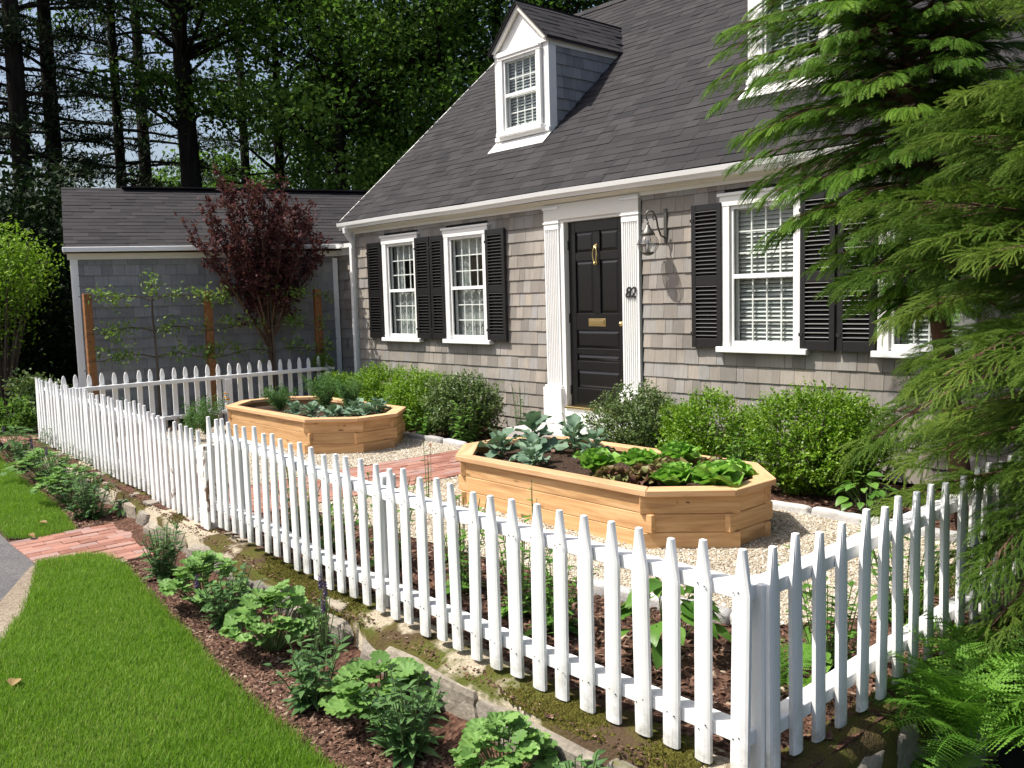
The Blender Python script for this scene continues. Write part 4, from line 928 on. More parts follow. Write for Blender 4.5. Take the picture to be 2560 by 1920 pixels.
# ------------------------------------------------------------------ raised beds
def octa(L, W, c): return [(-L+c, -W), (L-c, -W), (L, -W+c), (L, W-c), (L-c, W), (-L+c, W), (-L, W-c), (-L, -W+c)]
def raised_bed(name, label, ctr, L=1.30, W=0.58, c=0.36, top=0.345, ph=0.118, rz=0.0):
    b = thing(name, label, 'planter', (ctr[0], ctr[1], 0), rz, 'cedar raised beds'); O = octa(L, W, c); nb = 3
    for i in range(8):
        p, q = Vector(O[i]), Vector(O[(i+1) % 8]); d = (q-p); l = d.length; ang = math.atan2(d.y, d.x); mid = (p+q)/2
        for k in range(nb):
            ext = .050 if (k+i) % 2 else -.016
            me = MB().box(-l/2-ext, l/2+ext, -.021, .021, -ph/2+.0012, ph/2-.0012).mesh('plank', m_cedar, bevel=.004)
            inst('plank', me, b, (mid.x, mid.y, top-ph*(k+.5)), (0, 0, ang), (1, 1, 1), False)
            if ext > 0:      # rounded tongue of the interlocking corner
                pass
    # mitred cap boards
    co = octa(L+.055, W+.055, c+.02); ci = octa(L-.06, W-.06, c-.02)
    for i in range(8):
        j = (i+1) % 8; mid = Vector(((co[i][0]+co[j][0])/2, (co[i][1]+co[j][1])/2)); dd = Vector(co[j])-Vector(co[i]); ang = math.atan2(dd.y, dd.x); s = .0015
        rot = Matrix.Rotation(-ang, 2); loc = [rot @ (Vector(v)-mid) for v in (co[i], co[j], ci[j], ci[i])]
        loc[0].x += s; loc[1].x -= s; loc[2].x -= s; loc[3].x += s
        V = [(v.x, v.y, -.019) for v in loc]+[(v.x, v.y, .019) for v in loc]
        me = MB().add(V, [(0,3,2,1),(4,5,6,7),(0,1,5,4),(1,2,6,5),(2,3,7,6),(3,0,4,7)]).mesh('cap_board', m_cedar_cap, bevel=.003)
        inst('cap_board', me, b, (mid.x, mid.y, top+.0195), (0, 0, ang), (1, 1, 1), False)
    # soil
    so = octa(L-.024, W-.024, c); n = 26; V = []; F = []
    gx = np.linspace(-L+.02, L-.02, n*2); gy = np.linspace(-W+.02, W-.02, n); G = np.array([(x, y) for x in gx for y in gy])
    ins = inside(G, octa(L-.018, W-.018, c)); hgt = .30+pnoise(np.c_[G, np.zeros(len(G))], int(abs(ctr[0])*10), 7.0)*.012
    Vg = np.c_[G, np.where(ins, hgt, hgt-.0)]
    for a in range(2*n-1):
        for e in range(n-1):
            ids = (a*n+e, (a+1)*n+e, (a+1)*n+e+1, a*n+e+1)
            if ins[list(ids)].any(): F.append(ids)
    inst('soil', np_mesh('soil', Vg, np.array(F), m_soil, smooth=True), b, world_space=False)
    return b
bed2 = raised_bed('raised_bed', 'near cedar raised bed holding lettuces and broccoli', (-4.44, -2.21), L=1.29, W=.56, c=.37)
bed1 = raised_bed('raised_bed', 'far cedar raised bed full of kale and feathery herbs', (-9.33, -1.87), L=1.33, W=.59, c=.38)

# ------------------------------------------------------------------ leaves
def leaf_mesh(name, mat, L, W, shape='oval', n=6, fold=.25, droop=.2, wave=0.0, lobes=0, seed=1):
    """leaf along +y, face up +z; rows across the blade"""
    r = np.random.default_rng(seed); V = []; F = []; cols = 5
    for i in range(n+1):
        t = i/n
        if shape == 'oval': w = math.sin(math.pi*min(.98, t**.8*.96+.03))**.8
        elif shape == 'lance': w = math.sin(math.pi*(t**.65)*.98+.02)
        elif shape == 'paddle': w = (.16 if t < .28 else math.sin(math.pi*((t-.22)/.80))**.6)
        else: w = 1
        if lobes: w *= 1+.14*math.sin(t*lobes*math.pi*2)
        for j in range(cols):
            s = (j-2)/2; x = s*W/2*w; y = t*L*(1-.05*abs(s)); z = fold*abs(s)*W/2*w - droop*L*t*t
            z += wave*W*math.sin(t*9+s*5+r.uniform(-.4, .4))*abs(s)
            V.append((x, y, z))
    for i in range(n):
        for j in range(cols-1): a = i*cols+j; F.append((a, a+1, a+cols+1, a+cols))
    return np_mesh(name, V, F, mat, np.zeros(len(V)), True)
def round_leaf(name, mat, R, lobes=9, cup=.3, n=36):
    V = [(0, 0, 0)]; F = []
    for k, fr in enumerate((.55, 1.0)):
        for i in range(n):
            a = 2*math.pi*i/n; q = abs(math.sin(a*lobes/2)); rr = R*fr*(.80+.20*q**.5 if k else .93+.07*q); notch = 1-.75*math.exp(-((a-math.pi*1.5)/.16)**2)
            rr *= notch; V.append((rr*math.cos(a), rr*math.sin(a)+R*.8, cup*R*fr*fr*(.75+.25*math.cos(a*lobes))))
    F = [(0, 1+i, 1+(i+1) % n, 1+(i+1) % n) for i in range(n)]
    me = bpy.data.meshes.new(name); V = [(x, y-.0, z) for x, y, z in V]; V[0] = (0, R*.8, 0)
    me.from_pydata(V, [], [(0, 1+i, 1+(i+1) % n) for i in range(n)]+[(1+i, 1+n+i, 1+n+(i+1) % n, 1+(i+1) % n) for i in range(n)])
    me.polygons.foreach_set('use_smooth', np.full(len(me.polygons), True)); me.materials.append(mat); return me
m_alch = M_leaf('lady_mantle_leaf', (0.10, 0.20, 0.05), (0.16, 0.30, 0.075), (0.22, 0.38, 0.10), trans=.28)
m_salv = M_leaf('salvia_leaf', (0.045, 0.11, 0.032), (0.085, 0.175, 0.05), (0.13, 0.235, 0.08), trans=.22)
m_viol = M_leaf('violet_flower', (0.07, 0.045, 0.10), (0.13, 0.09, 0.19), trans=.2)
m_brass_leaf = M_leaf('brassica_leaf', (0.085, 0.155, 0.095), (0.15, 0.24, 0.16), (0.23, 0.33, 0.225), rough=.55, trans=.18)
m_lett = M_leaf('green_lettuce_leaf', (0.13, 0.30, 0.04), (0.22, 0.44, 0.07), (0.34, 0.56, 0.13), rough=.35, trans=.35)
m_redl = M_leaf('red_lettuce_leaf', (0.15, 0.075, 0.06), (0.23, 0.17, 0.075), (0.29, 0.34, 0.12), rough=.4, trans=.3)
m_box = M_leaf('boxwood_leaf', (0.085, 0.185, 0.011), (0.165, 0.305, 0.020), (0.29, 0.44, 0.045), rough=.4, trans=.4, spec=.35)
m_dull = M_leaf('shrub_leaf', (0.055, 0.11, 0.028), (0.115, 0.175, 0.05), (0.18, 0.235, 0.08), rough=.42, trans=.25, spec=.35)
m_peony = M_leaf('glossy_leaf', (0.065, 0.16, 0.026), (0.12, 0.255, 0.042), (0.18, 0.33, 0.065), rough=.35, trans=.25)
m_fern = M_leaf('fern_leaf', (0.09, 0.22, 0.025), (0.15, 0.32, 0.04), (0.21, 0.40, 0.06), trans=.35)
m_plum = M_leaf('purple_leaf', (0.050, 0.017, 0.019), (0.105, 0.038, 0.040), (0.19, 0.085, 0.082), rough=.6, trans=.3, spec=.12)
m_apple = M_leaf('apple_leaf', (0.10, 0.18, 0.035), (0.18, 0.28, 0.06), (0.27, 0.37, 0.11), trans=.3)
m_lime = M_leaf('lime_leaf', (0.12, 0.22, 0.02), (0.21, 0.36, 0.03), (0.30, 0.45, 0.05), trans=.35)
m_herb = M_leaf('herb_leaf', (0.07, 0.16, 0.05), (0.12, 0.24, 0.07), (0.17, 0.31, 0.10), trans=.3)
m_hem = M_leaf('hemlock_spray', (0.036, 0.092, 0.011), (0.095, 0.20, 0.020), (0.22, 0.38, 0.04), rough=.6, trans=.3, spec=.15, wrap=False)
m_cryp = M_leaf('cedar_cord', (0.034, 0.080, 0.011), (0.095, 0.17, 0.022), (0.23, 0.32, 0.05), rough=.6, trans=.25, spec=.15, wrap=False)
m_woods = M_leaf('woodland_leaf', (0.018, 0.042, 0.010), (0.058, 0.122, 0.022), (0.14, 0.24, 0.045), rough=.55, trans=.35, spec=.15)
m_woods2 = M_leaf('maple_leaf', (0.032, 0.075, 0.015), (0.11, 0.215, 0.036), (0.23, 0.37, 0.075), rough=.55, trans=.4, spec=.15)
m_pine = M_leaf('pine_needles', (0.012, 0.027, 0.011), (0.028, 0.055, 0.019), (0.055, 0.09, 0.03), rough=.6, trans=.1)
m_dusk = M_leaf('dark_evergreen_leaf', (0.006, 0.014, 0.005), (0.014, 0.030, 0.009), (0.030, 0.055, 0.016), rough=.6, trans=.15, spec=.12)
m_pink = M_leaf('pink_petal', (0.55, 0.12, 0.16), (0.65, 0.25, 0.28), trans=.3)
m_blush = M_leaf('blush_petal', (0.65, 0.42, 0.40), (0.75, 0.55, 0.52), trans=.3)
m_deadleaf = M_leaf('fallen_leaf', (0.26, 0.16, 0.06), (0.36, 0.25, 0.11), trans=.2)

def basis(d, up=(0, 0, 1)):
    y = Vector(d).normalized(); z = Vector(up); z = (z-y*z.dot(y))
    if z.length < 1e-4: z = Vector((1, 0, 0)); z = z-y*z.dot(y)
    z.normalize(); x = y.cross(z); return Matrix((x, y, z)).transposed()
def put_leaf(me, parent, p, d, s, roll=0.0, name='leaf', up=(0, 0, 1)):
    m = basis(d, up) @ Matrix.Rotation(roll, 3, 'Y')
    return inst(name, me, parent, p, m.to_euler(), (s, s, s), False)
def scatter(T, TF, P, D, N, Sc, rnd, aniso=None):
    """tile a template over n placements; D = leaf axis, N = leaf normal (numpy)"""
    n = len(P); D = D/np.linalg.norm(D, axis=1, keepdims=True); N = N-D*(N*D).sum(1, keepdims=True); N /= np.linalg.norm(N, axis=1, keepdims=True)+1e-9
    X = np.cross(D, N); T = np.asarray(T, float); k = len(T)
    V = P[:, None, :]+(T[None, :, 0:1]*X[:, None, :]+T[None, :, 1:2]*D[:, None, :]+T[None, :, 2:3]*N[:, None, :])*np.asarray(Sc).reshape(-1, 1, 1)
    F = (np.arange(n)[:, None, None]*k+np.asarray(TF)[None]).reshape(-1, len(TF[0]))
    return V.reshape(-1, 3), F, np.repeat(rnd, k)
LEAF2 = ([(0, 0, 0), (.5, .45, .12), (0, 1, -.05), (-.5, .45, .12)], [(0, 1, 2), (0, 2, 3)])
def unit(n):
    v = rng.normal(size=(n, 3)); return v/np.linalg.norm(v, axis=1, keepdims=True)

# ---- shrubs against the house
def shrub(name, label, base, rad, h, nleaf, mat, leaf=(.02, .032), lw=.55, group='foundation shrubs', seed=0, lumps=9, z0=.08, cat='shrub', twigs=True, upb=.5):
    s = thing(name, label, cat, (base[0], base[1], base[2] if len(base) > 2 else 0), 0, group)
    # lumpy mound: several ellipsoids of shoots
    C = []; 
    for i in range(lumps):
        a = rng.uniform(0, 6.28); q = math.sqrt(rng.uniform(0, 1))*.62; zc = rng.uniform(.25, .66)
        C.append((q*math.cos(a)*rad[0], q*math.sin(a)*rad[1], h*zc, rng.uniform(.38, .55)))
    C.append((0, 0, h*.55, .7)); C = np.array(C)
    nleaf = int(nleaf*1.1); ns = nleaf//9; dirs = unit(ns); idx = rng.integers(0, len(C), ns); own = rng.random(ns) < .6
    lump = 1+.20*pnoise(dirs, int(rng.integers(1, 9999)), 3.2, 2)
    big = np.array([0, 0, h*.50])+dirs*np.array([rad[0]*.92, rad[1]*.92, h*.50])*(lump*rng.uniform(.35, 1.0, ns)**.35)[:, None]
    ell = np.stack([C[idx, 3]*rad[0], C[idx, 3]*rad[1], C[idx, 3]*h*.62], 1)
    Pt = np.where(own[:, None], big, C[idx, :3]+dirs*ell*(rng.uniform(.5, 1.0, ns)**.5*rng.uniform(.9, 1.1, ns))[:, None]); Pt[:, 2] = np.clip(Pt[:, 2], .03, None)
    sd = dirs*.8+np.array([0, 0, upb])+rng.normal(0, .35, (ns, 3)); sd /= np.linalg.norm(sd, axis=1, keepdims=True)
    k = 9; t = np.tile(np.linspace(-1.0, .35, k), ns); ls = rng.uniform(*leaf, ns).repeat(k)*rng.uniform(.8, 1.2, ns*k)
    leaf = (leaf[0]*1.3, leaf[1]*1.3); lw *= 1.35; P = Pt.repeat(k, 0)+sd.repeat(k, 0)*(t*leaf[1]*1.9)[:, None]; D = sd.repeat(k, 0)*rng.uniform(.2, .9, ns*k)[:, None]+unit(ns*k)*.9; N = np.array([0, 0, 1.0])+unit(ns*k)*.55+sd.repeat(k, 0)*.3
    T = [(x*lw, y, z*lw) for x, y, z in LEAF2[0]]
    V, F, r = scatter(T, LEAF2[1], P, D, N, ls, np.clip(rng.uniform(0, .85, ns).repeat(k)+(t > .1)*.22+rng.normal(0, .1, ns*k), 0, .999))
    o = inst('foliage', np_mesh('foliage', V, F, mat, r), s, world_space=False)
    if twigs:
        m = MB()
        for i in range(16):
            a = rng.uniform(0, 6.28); q = rng.uniform(.3, .9); m.tube([(0, 0, -.03), (q*.3*rad[0]*math.cos(a), q*.3*rad[1]*math.sin(a), h*.3), (q*.8*rad[0]*math.cos(a+.3), q*.8*rad[1]*math.sin(a+.3), h*U(.5, .8))], [.009, .006, .003], 4, False)
        m.build('stems', m_twig, s, world_space=False)
    return s
shrub('boxwood', 'pale small leaved boxwood at the far left house corner', (-10.9, -.62), (.42, .38), .62, 13000, m_box, seed=1)
shrub('boxwood', 'bright green boxwood under the leftmost window', (-9.85, -.58), (.60, .45), .76, 20000, m_box)
shrub('boxwood', 'bright green boxwood under the second window from the left', (-8.95, -.58), (.58, .45), .76, 20000, m_box)
shrub('azalea', 'rounded dull green shrub at the right end of the left bed', (-7.98, -.66), (.50, .46), .74, 14000, m_dull, leaf=(.028, .045), lw=.42)
shrub('azalea', 'dull green shrub just right of the front door', (-5.42, -.62), (.56, .46), .72, 17000, m_dull, leaf=(.024, .036), lw=.45)
shrub('boxwood', 'bright boxwood below the window right of the door', (-4.55, -.66), (.52, .44), .74, 17000, m_box)
shrub('boxwood', 'large dense boxwood nearest the conifer', (-3.52, -.72), (.64, .5), .86, 26000, m_box)

# ---- leafy herbaceous plants with single leaves
lf_salv = [leaf_mesh('leaf', m_salv, .095, .036, 'lance', 5, .3, .25, seed=s) for s in (1, 2)]
lf_peony = [leaf_mesh('leaf', m_peony, .10, .042, 'oval', 5, .25, .25, seed=s) for s in (1, 2)]
lf_alch = [round_leaf('leaf', m_alch, .042, 9, .35), round_leaf('leaf', m_alch, .036, 9, .15)]
lf_brass = [leaf_mesh('leaf', m_brass_leaf, .20, .15, 'paddle', 9, .35, .22, .13, 3, s) for s in (3, 4, 5)]
lf_lett = [leaf_mesh('leaf', m_lett, .13, .13, 'paddle', 8, .55, .12, .14, 4, s) for s in (6, 7)]
lf_redl = [leaf_mesh('leaf', m_redl, .10, .11, 'paddle', 9, .4, .15, .26, 5, s) for s in (8, 9)]
lf_big = [leaf_mesh('leaf', m_peony, .19, .13, 'oval', 7, .25, .35, .03, 0, s) for s in (10, 11)]
def stems_mesh(parent, L, mat=None, r=.0035):
    m = MB()
    for pts in L: m.tube(pts, [r]+[r*.7]*(len(pts)-1), 4, False)
    return m.build('stems', mat or m_stem, parent, world_space=False)
def mound(name, label, p, R=.17, H=.2, n=60, leaves=None, cat='plant', group='perennials along the wall', sc=(.7, 1.25)):
    t = thing(name, label, cat, p, U(0, 6.28), group); L = []; t.scale = (U(.92, 1.15), U(.85, 1.1), U(.85, 1.15))
    for i in range(n):
        a = rng.uniform(0, 6.28); q = math.sqrt(rng.uniform(0, 1)); rr = R*q; z = H*(1-.55*q*q)*U(.75, 1.08)
        d = Vector((math.cos(a)*.8, math.sin(a)*.8, .35-.5*q)); s = U(*sc); tip = Vector((rr*math.cos(a), rr*math.sin(a), max(.02, z)))
        put_leaf(leaves[i % len(leaves)], t, tip-Vector((d.x, d.y, 0)).normalized()*.03, d, s, U(-.4, .4))
        if i % 2 == 0: L.append([(rr*.15*math.cos(a), rr*.15*math.sin(a), 0), (rr*.6*math.cos(a), rr*.6*math.sin(a), z*.6), tip])
    stems_mesh(t, L); return t
def spired(name, label, p, H=.34, R=.13, nst=12, leaves=None, flower=0, group='perennials along the wall', cat='plant', sc=(.55, 1.1), per=7, basal=10):
    t = thing(name, label, cat, p, U(0, 6.28), group); L = []; fl = MB()
    for i in range(nst):
        a = rng.uniform(0, 6.28); q = rng.uniform(.15, 1); b = Vector((.35*R*q*math.cos(a), .35*R*q*math.sin(a), 0)); h = H*U(.65, 1.1); top = Vector((R*q*math.cos(a)*1.1, R*q*math.sin(a)*1.1, h)); mid = (b+top)/2+Vector((0, 0, h*.06))
        L.append([b, mid, top])
        for k in range(per):
            f = (k+.7)/per; pt = b*(1-f)**2+mid*2*f*(1-f)+top*f*f; az = U(0, 6.28)
            put_leaf(leaves[(i+k) % len(leaves)], t, pt, (math.cos(az), math.sin(az), U(.0, .7)), U(*sc)*(1.15-.5*f), U(-.3, .3))
        if i < flower:
            for k in range(26):
                f = k/26; az = k*2.4; c = top+Vector((.008*math.cos(az), .008*math.sin(az), f*.08)); fl.obox(c, (.009*(1-f*.6), .009*(1-f*.6), .007), (U(-1, 1), U(-1, 1), az))
    for i in range(basal):
        a = U(0, 6.28); put_leaf(leaves[i % len(leaves)], t, (.03*math.cos(a), .03*math.sin(a), .025), (math.cos(a), math.sin(a), U(-.05, .35)), U(1.1, 1.6), U(-.2, .2))
    stems_mesh(t, L)
    if fl.v: fl.build('flower_spikes', m_viol, t, world_space=False)
    return t
ZM = -.205
spired('salvia', 'dark upright leafy plant at the corner of the brick walk', (-5.9, -4.93, ZM), .36, .19, 26, lf_salv, 0, per=9)
mound('lady_mantle', 'pale scalloped mound second along the wall from the brick walk', (-5.12, -4.97, ZM), .25, .31, 130, lf_alch)
spired('salvia', 'dark leafy plant with one violet spire among the first pale mounds', (-4.78, -4.98, ZM), .30, .20, 26, lf_salv, 1)
mound('lady_mantle', 'pale scalloped mound with a grey spire behind it midway along the wall', (-4.22, -4.98, ZM), .25, .28, 135, lf_alch)
spired('lavender', 'thin grey violet spikes against the stone wall', (-3.92, -4.86, ZM), .34, .10, 12, lf_salv, 3, per=6, basal=2, sc=(.3, .55))
spired('salvia', 'dark leafy plant alone in the mulch by the lawn edge', (-3.5, -5.14, ZM), .30, .18, 26, lf_salv, 0)
mound('lady_mantle', 'pale scalloped mound beside the broken capstones', (-3.17, -5.0, ZM), .21, .26, 120, lf_alch)
spired('salvia', 'tall dark leafy plant in front of the near mound', (-2.82, -5.10, ZM), .31, .18, 30, lf_salv, 0, per=8)
mound('lady_mantle', 'nearest pale scalloped mound at the bottom edge', (-2.36, -5.0, ZM), .19, .23, 110, lf_alch)
spired('salvia', 'low dark leafy plant at the very bottom by the wall', (-2.08, -4.9, ZM), .20, .13, 12, lf_salv, 0)
mound('lady_mantle', 'small grey green plant against the wall left of the walk', (-7.86, -4.56, ZM), .09, .16, 22, lf_salv)
spired('salvia', 'bushy dark plant nearest the walk on its far side', (-8.1, -4.75, ZM), .42, .27, 36, lf_salv, 0, per=9)
mound('lady_mantle', 'pale mound second from the walk on its far side', (-8.85, -4.72, ZM), .30, .36, 120, lf_alch)
spired('salvia', 'tall dark plant third from the walk on its far side', (-9.5, -4.62, ZM), .44, .30, 34, lf_salv, 2, per=9)
mound('lady_mantle', 'pale mound fourth from the walk on its far side', (-10.3, -4.60, ZM), .32, .36, 110, lf_alch)
spired('salvia', 'dark plant fifth from the walk near the far fence corner', (-11.2, -4.52, ZM), .44, .34, 34, lf_salv, 2, per=9)
mound('lady_mantle', 'dark low plant at the far fence corner', (-12.3, -4.45, ZM), .35, .40, 60, lf_salv, sc=(1, 2))
# inside the front fence
inner = [(-5.55, -4.1, .42, 'rose like bush just inside the fence right of the gate'), (-5.0, -4.15, .34, 'leafy plant behind the pickets second from the gate'), (-4.4, -4.12, .48, 'tall leafy rose cane behind the pickets left of the fence post'),
         (-3.75, -4.08, .46, 'leafy bush behind the pickets right of the fence post'), (-3.25, -4.1, .42, 'leafy bush behind the pickets below the near raised bed'), (-2.95, -4.15, .30, 'low grey green clump behind the pickets near the cobbles'), (-1.85, -3.6, .42, 'leafy bush inside the side fence near the corner'), (-1.85, -2.9, .40, 'leafy bush inside the side fence further back')]
for x, y, h, lab in inner: spired('rose_bush', lab, (x, y, 0), h*1.1, .22, 22, lf_peony, 0, 'plants inside the picket fence', 'bush', (.5, .9), 8, 6)
for x, y, lab in ((-5.6, -2.95, 'thin rose cane with buds left of the near raised bed'), (-4.0, -3.3, 'thin rose cane with buds in front of the near raised bed')):
    t = spired('rose_cane', lab, (x, y, 0), .50, .05, 3, lf_peony, 0, 'thin rose canes', 'plant', (.3, .55), 7, 0)
mound('hydrangea', 'broad leaved plant behind the pickets near the corner', (-2.4, -4.0, 0), .24, .34, 46, lf_big, 'plant', 'plants inside the picket fence', (.45, .75))
for x, y, lab in ((-6.1, -2.55, 'pale pink rose bloom beside the brick walk'), (-4.75, -2.4, 'pale pink bloom above the soil of the near raised bed')):
    z = .42 if x > -5 else .34
    t = thing('rose', lab, 'flower', (x, y, 0), 0, 'pink blooms'); stems_mesh(t, [[(0, 0, 0), (.01, 0, z)]], r=.003)
    for i in range(9): put_leaf(PETAL if 'PETAL' in globals() else globals().setdefault('PETAL', leaf_mesh('petal', m_blush, .035, .034, 'oval', 4, .5, -.3)), t, (.01, 0, z), (math.cos(i*2.4), math.sin(i*2.4), .4+.12*i), .9, 0, 'petal')
spired('peony', 'glossy leafy peony between the two boxwoods right of the door', (-4.02, -1.02, 0), .52, .26, 16, lf_peony, 0, 'plants in the shrub beds', 'plant', (.8, 1.3), 9, 6)
spired('peony', 'glossy leafy peony in front of the dull shrub left of the door', (-7.62, -.95, 0), .45, .26, 15, lf_peony, 0, 'plants in the shrub beds', 'plant', (.8, 1.3), 8, 6)
spired('peony', 'leafy peony at the left front of the left shrub bed', (-8.35, -.98, 0), .42, .22, 13, lf_peony, 0, 'plants in the shrub beds', 'plant', (.8, 1.3), 8, 6)
spired('twiggy_bush', 'thin twiggy bush against the shingles beside the left pilaster', (-7.42, -.3, 0), .62, .16, 9, lf_salv, 0, 'plants in the shrub beds', 'plant', (.5, .8), 8, 2)
mound('hosta', 'blue green broad leaved clump at the foot of the large boxwood', (-2.92, -1.1, 0), .24, .30, 44, lf_big, 'plant', 'plants in the shrub beds', (.35, .6))
spired('peony', 'loose leafy plant beside the front step', (-5.92, -.92, 0), .46, .2, 11, lf_peony, 0, 'plants in the shrub beds', 'plant', (.7, 1.1), 8, 4)

# ---- vegetables
def rosette(name, label, p, leaves, n, sc, tilt=(.25, 1.1), stalk=.0, group='vegetables in the raised beds', cat='vegetable'):
    t = thing(name, label, cat, p, U(0, 6.28), group); L = []
    for i in range(n):
        f = i/(n-1); a = i*2.399+U(-.2, .2); el = tilt[0]+(tilt[1]-tilt[0])*f
        b = Vector((.012*math.cos(a), .012*math.sin(a), stalk*(.25+.75*f)))
        put_leaf(leaves[i % len(leaves)], t, b, (math.cos(a)*math.cos(el), math.sin(a)*math.cos(el), math.sin(el)), U(*sc)*(1-.35*f), U(-.3, .3))
    if stalk: stems_mesh(t, [[(0, 0, 0), (0, 0, stalk)]], r=.012)
    return t
SB = .30
for x, y, s, st, lab in ((-5.42, -2.32, 1.0, .06, 'blue green broccoli at the left end of the near bed'), (-5.05, -2.32, 1.0, .05, 'blue green broccoli second from the left in the near bed front row'), (-5.45, -1.92, 1.15, .14, 'tall blue green broccoli at the back left of the near bed'),
                     (-5.05, -1.85, 1.1, .12, 'broccoli in the middle of the near bed back row'), (-4.72, -1.95, .95, .10, 'broccoli beside the bare soil of the near bed'), (-4.85, -2.5, .7, .03, 'small young broccoli near the front plank')):
    rosette('broccoli', lab, (x, y, SB), lf_brass, 11, (.8*s, 1.25*s), (.1, 1.1), st+.07)
for x, y, s, lab in ((-4.32, -2.36, 1.15, 'leftmost green lettuce in the near bed'), (-4.12, -2.12, 1.1, 'green lettuce standing upright in the middle of the near bed'), (-4.0, -1.85, 1.25, 'green lettuce in the back row of the near bed'), (-3.58, -2.42, 1.1, 'green lettuce at the front right of the near bed'), (-3.36, -2.30, 1.3, 'largest crinkled green lettuce at the right end'), (-3.42, -2.02, 1.0, 'green lettuce near the right chamfered corner')):
    rosette('lettuce', lab, (x, y, SB), lf_lett, 22, (1.15*s, 1.6*s), (.5, 1.42), .06)
for x, y, s, lab in ((-4.02, -2.52, 1.0, 'leftmost frilly red lettuce by the front cap board'), (-3.82, -2.42, 1.15, 'frilly red lettuce between two green ones'), (-3.85, -2.12, 1.2, 'bronze frilly lettuce in the centre'), (-3.62, -1.88, 1.2, 'bronze lettuce at the back of the near bed')):
    rosette('red_lettuce', lab, (x, y, SB), lf_redl, 22, (1.0*s, 1.6*s), (.3, 1.4), .04)
for x, y, s, lab in ((-8.95, -2.1, .95, 'kale in the front row of the far bed'), (-8.55, -2.05, .9, 'kale at the front right of the far bed'), (-8.35, -1.75, 1.0, 'kale at the right end of the far bed'), (-8.75, -1.65, 1.05, 'kale in the middle of the far bed'), (-9.25, -2.15, .8, 'small kale left of the front row'), (-8.5, -1.5, 1.0, 'kale in the far bed back row')):
    rosette('kale', lab, (x, y, SB), lf_brass, 12, (.7*s, 1.1*s), (.2, 1.2), .10)
def feathery(name, label, p, H, R, nst, group='vegetables in the raised beds'):
    t = thing(name, label, 'plant', p, 0, group); n = nst*110; a = rng.uniform(0, 6.28, nst).repeat(110); q = rng.uniform(.1, 1, nst).repeat(110); f = rng.uniform(.12, 1, n)
    P = np.c_[R*q*np.cos(a)*f, R*q*np.sin(a)*f, H*f*rng.uniform(.75, 1.05, nst).repeat(110)]+rng.normal(0, .022, (n, 3)); P[:, 2] = np.abs(P[:, 2])
    T = [(x*.22, y, z) for x, y, z in LEAF2[0]]
    V, F, r = scatter(T, LEAF2[1], P, unit(n)+np.array([0, 0, .5]), unit(n), rng.uniform(.025, .05, n), rng.uniform(0, 1, n)); inst('foliage', np_mesh('foliage', V, F, m_herb, r), t, world_space=False)
    stems_mesh(t, [[(0, 0, 0), (R*.5*math.cos(k), R*.5*math.sin(k), H*.8)] for k in range(nst)], r=.004); return t
feathery('dill', 'feathery green herb at the left end of the far bed', (-10.0, -1.95, SB), .26, .28, 18); feathery('dill', 'taller feathery herb at the back of the far bed', (-9.5, -1.6, SB), .42, .34, 24); feathery('dill', 'feathery herb behind the kale of the far bed', (-9.1, -1.5, SB), .38, .28, 18)
feathery('wispy_perennial', 'wispy green perennial left of the far raised bed', (-10.75, -2.6, 0), .45, .3, 18, 'wispy plants'); feathery('wispy_perennial', 'wispy perennial with yellow flower behind the gate', (-10.3, -3.0, 0), .38, .22, 12, 'wispy plants')
t = spired('marigold', 'small orange yellow flowers at the far bed corner', (-10.6, -2.35, 0), .5, .06, 4, lf_salv, 0, 'wispy plants', 'flower', (.4, .6), 5, 2)
fm = MB()
for i in range(5): fm.lathe([(0, .012), (.022, .008), (.026, 0), (0, -.008)], (U(-.06, .06), U(-.06, .06), .45+U(-.04, .08)), 8)
m_gold = M_leaf('gold_petal', (0.6, 0.28, 0.02), (0.7, 0.40, 0.03), trans=.2); fm.build('flower_heads', m_gold, t, world_space=False)

# ------------------------------------------------------------------ ferns
def frond_mesh(name, L, seed):
    r = np.random.default_rng(seed); V = []; F = []; n = 30
    def ax(t): return np.array([0, L*t*(1-.12*t), L*(.55*t-.62*t*t)])
    for i in range(n-1):
        a, b = ax(i/(n-1)), ax((i+1)/(n-1)); k = len(V); w = .004*(1-i/n)+.001
        V += [a-[w, 0, 0], a+[w, 0, 0], b+[w*.8, 0, 0], b-[w*.8, 0, 0]]; F += [(k, k+1, k+2), (k, k+2, k+3)]
    for i in range(2, n):
        t = i/(n-1); p = ax(t); pl = L*.27*math.sin(math.pi*min(1, t*.92+.10))**.8+.006
        for sd in (-1, 1):
            jt = r.uniform(-.18, .18); d = np.array([sd*math.cos(.37+jt), math.sin(.37+jt), r.uniform(-.3, .05)]); q = np.array([-.36*sd, .93, 0.0]); m = 8
            for j in range(m):
                f = j/m; c = p+d*pl*f; hw = pl*.085*(1-f)+.0015
                for sg in (-1, 1):
                    k = len(V); V += [c, c+d*pl/m*1.05, c+q*sg*hw+d*pl/m*.75+np.array([0, 0, -.15*hw])]; F.append((k, k+1, k+2))
    return np_mesh(name, np.array(V), np.array(F), m_fern, np.zeros(len(V)))
fr_me = [frond_mesh('frond', .62, 1), frond_mesh('frond', .52, 2)]
def fern(label, p, n, s=(.8, 1.15), el=(.15, .75)):
    t = thing('fern', label, 'fern', p, 0, 'ferns')
    for i in range(n):
        a = i*2.399+U(-.3, .3); e = U(*el); put_leaf(fr_me[i % 2], t, (.03*math.cos(a), .03*math.sin(a), 0), (math.cos(a)*math.cos(e), math.sin(a)*math.cos(e), math.sin(e)), U(*s), U(-.2, .2), 'frond')
    return t
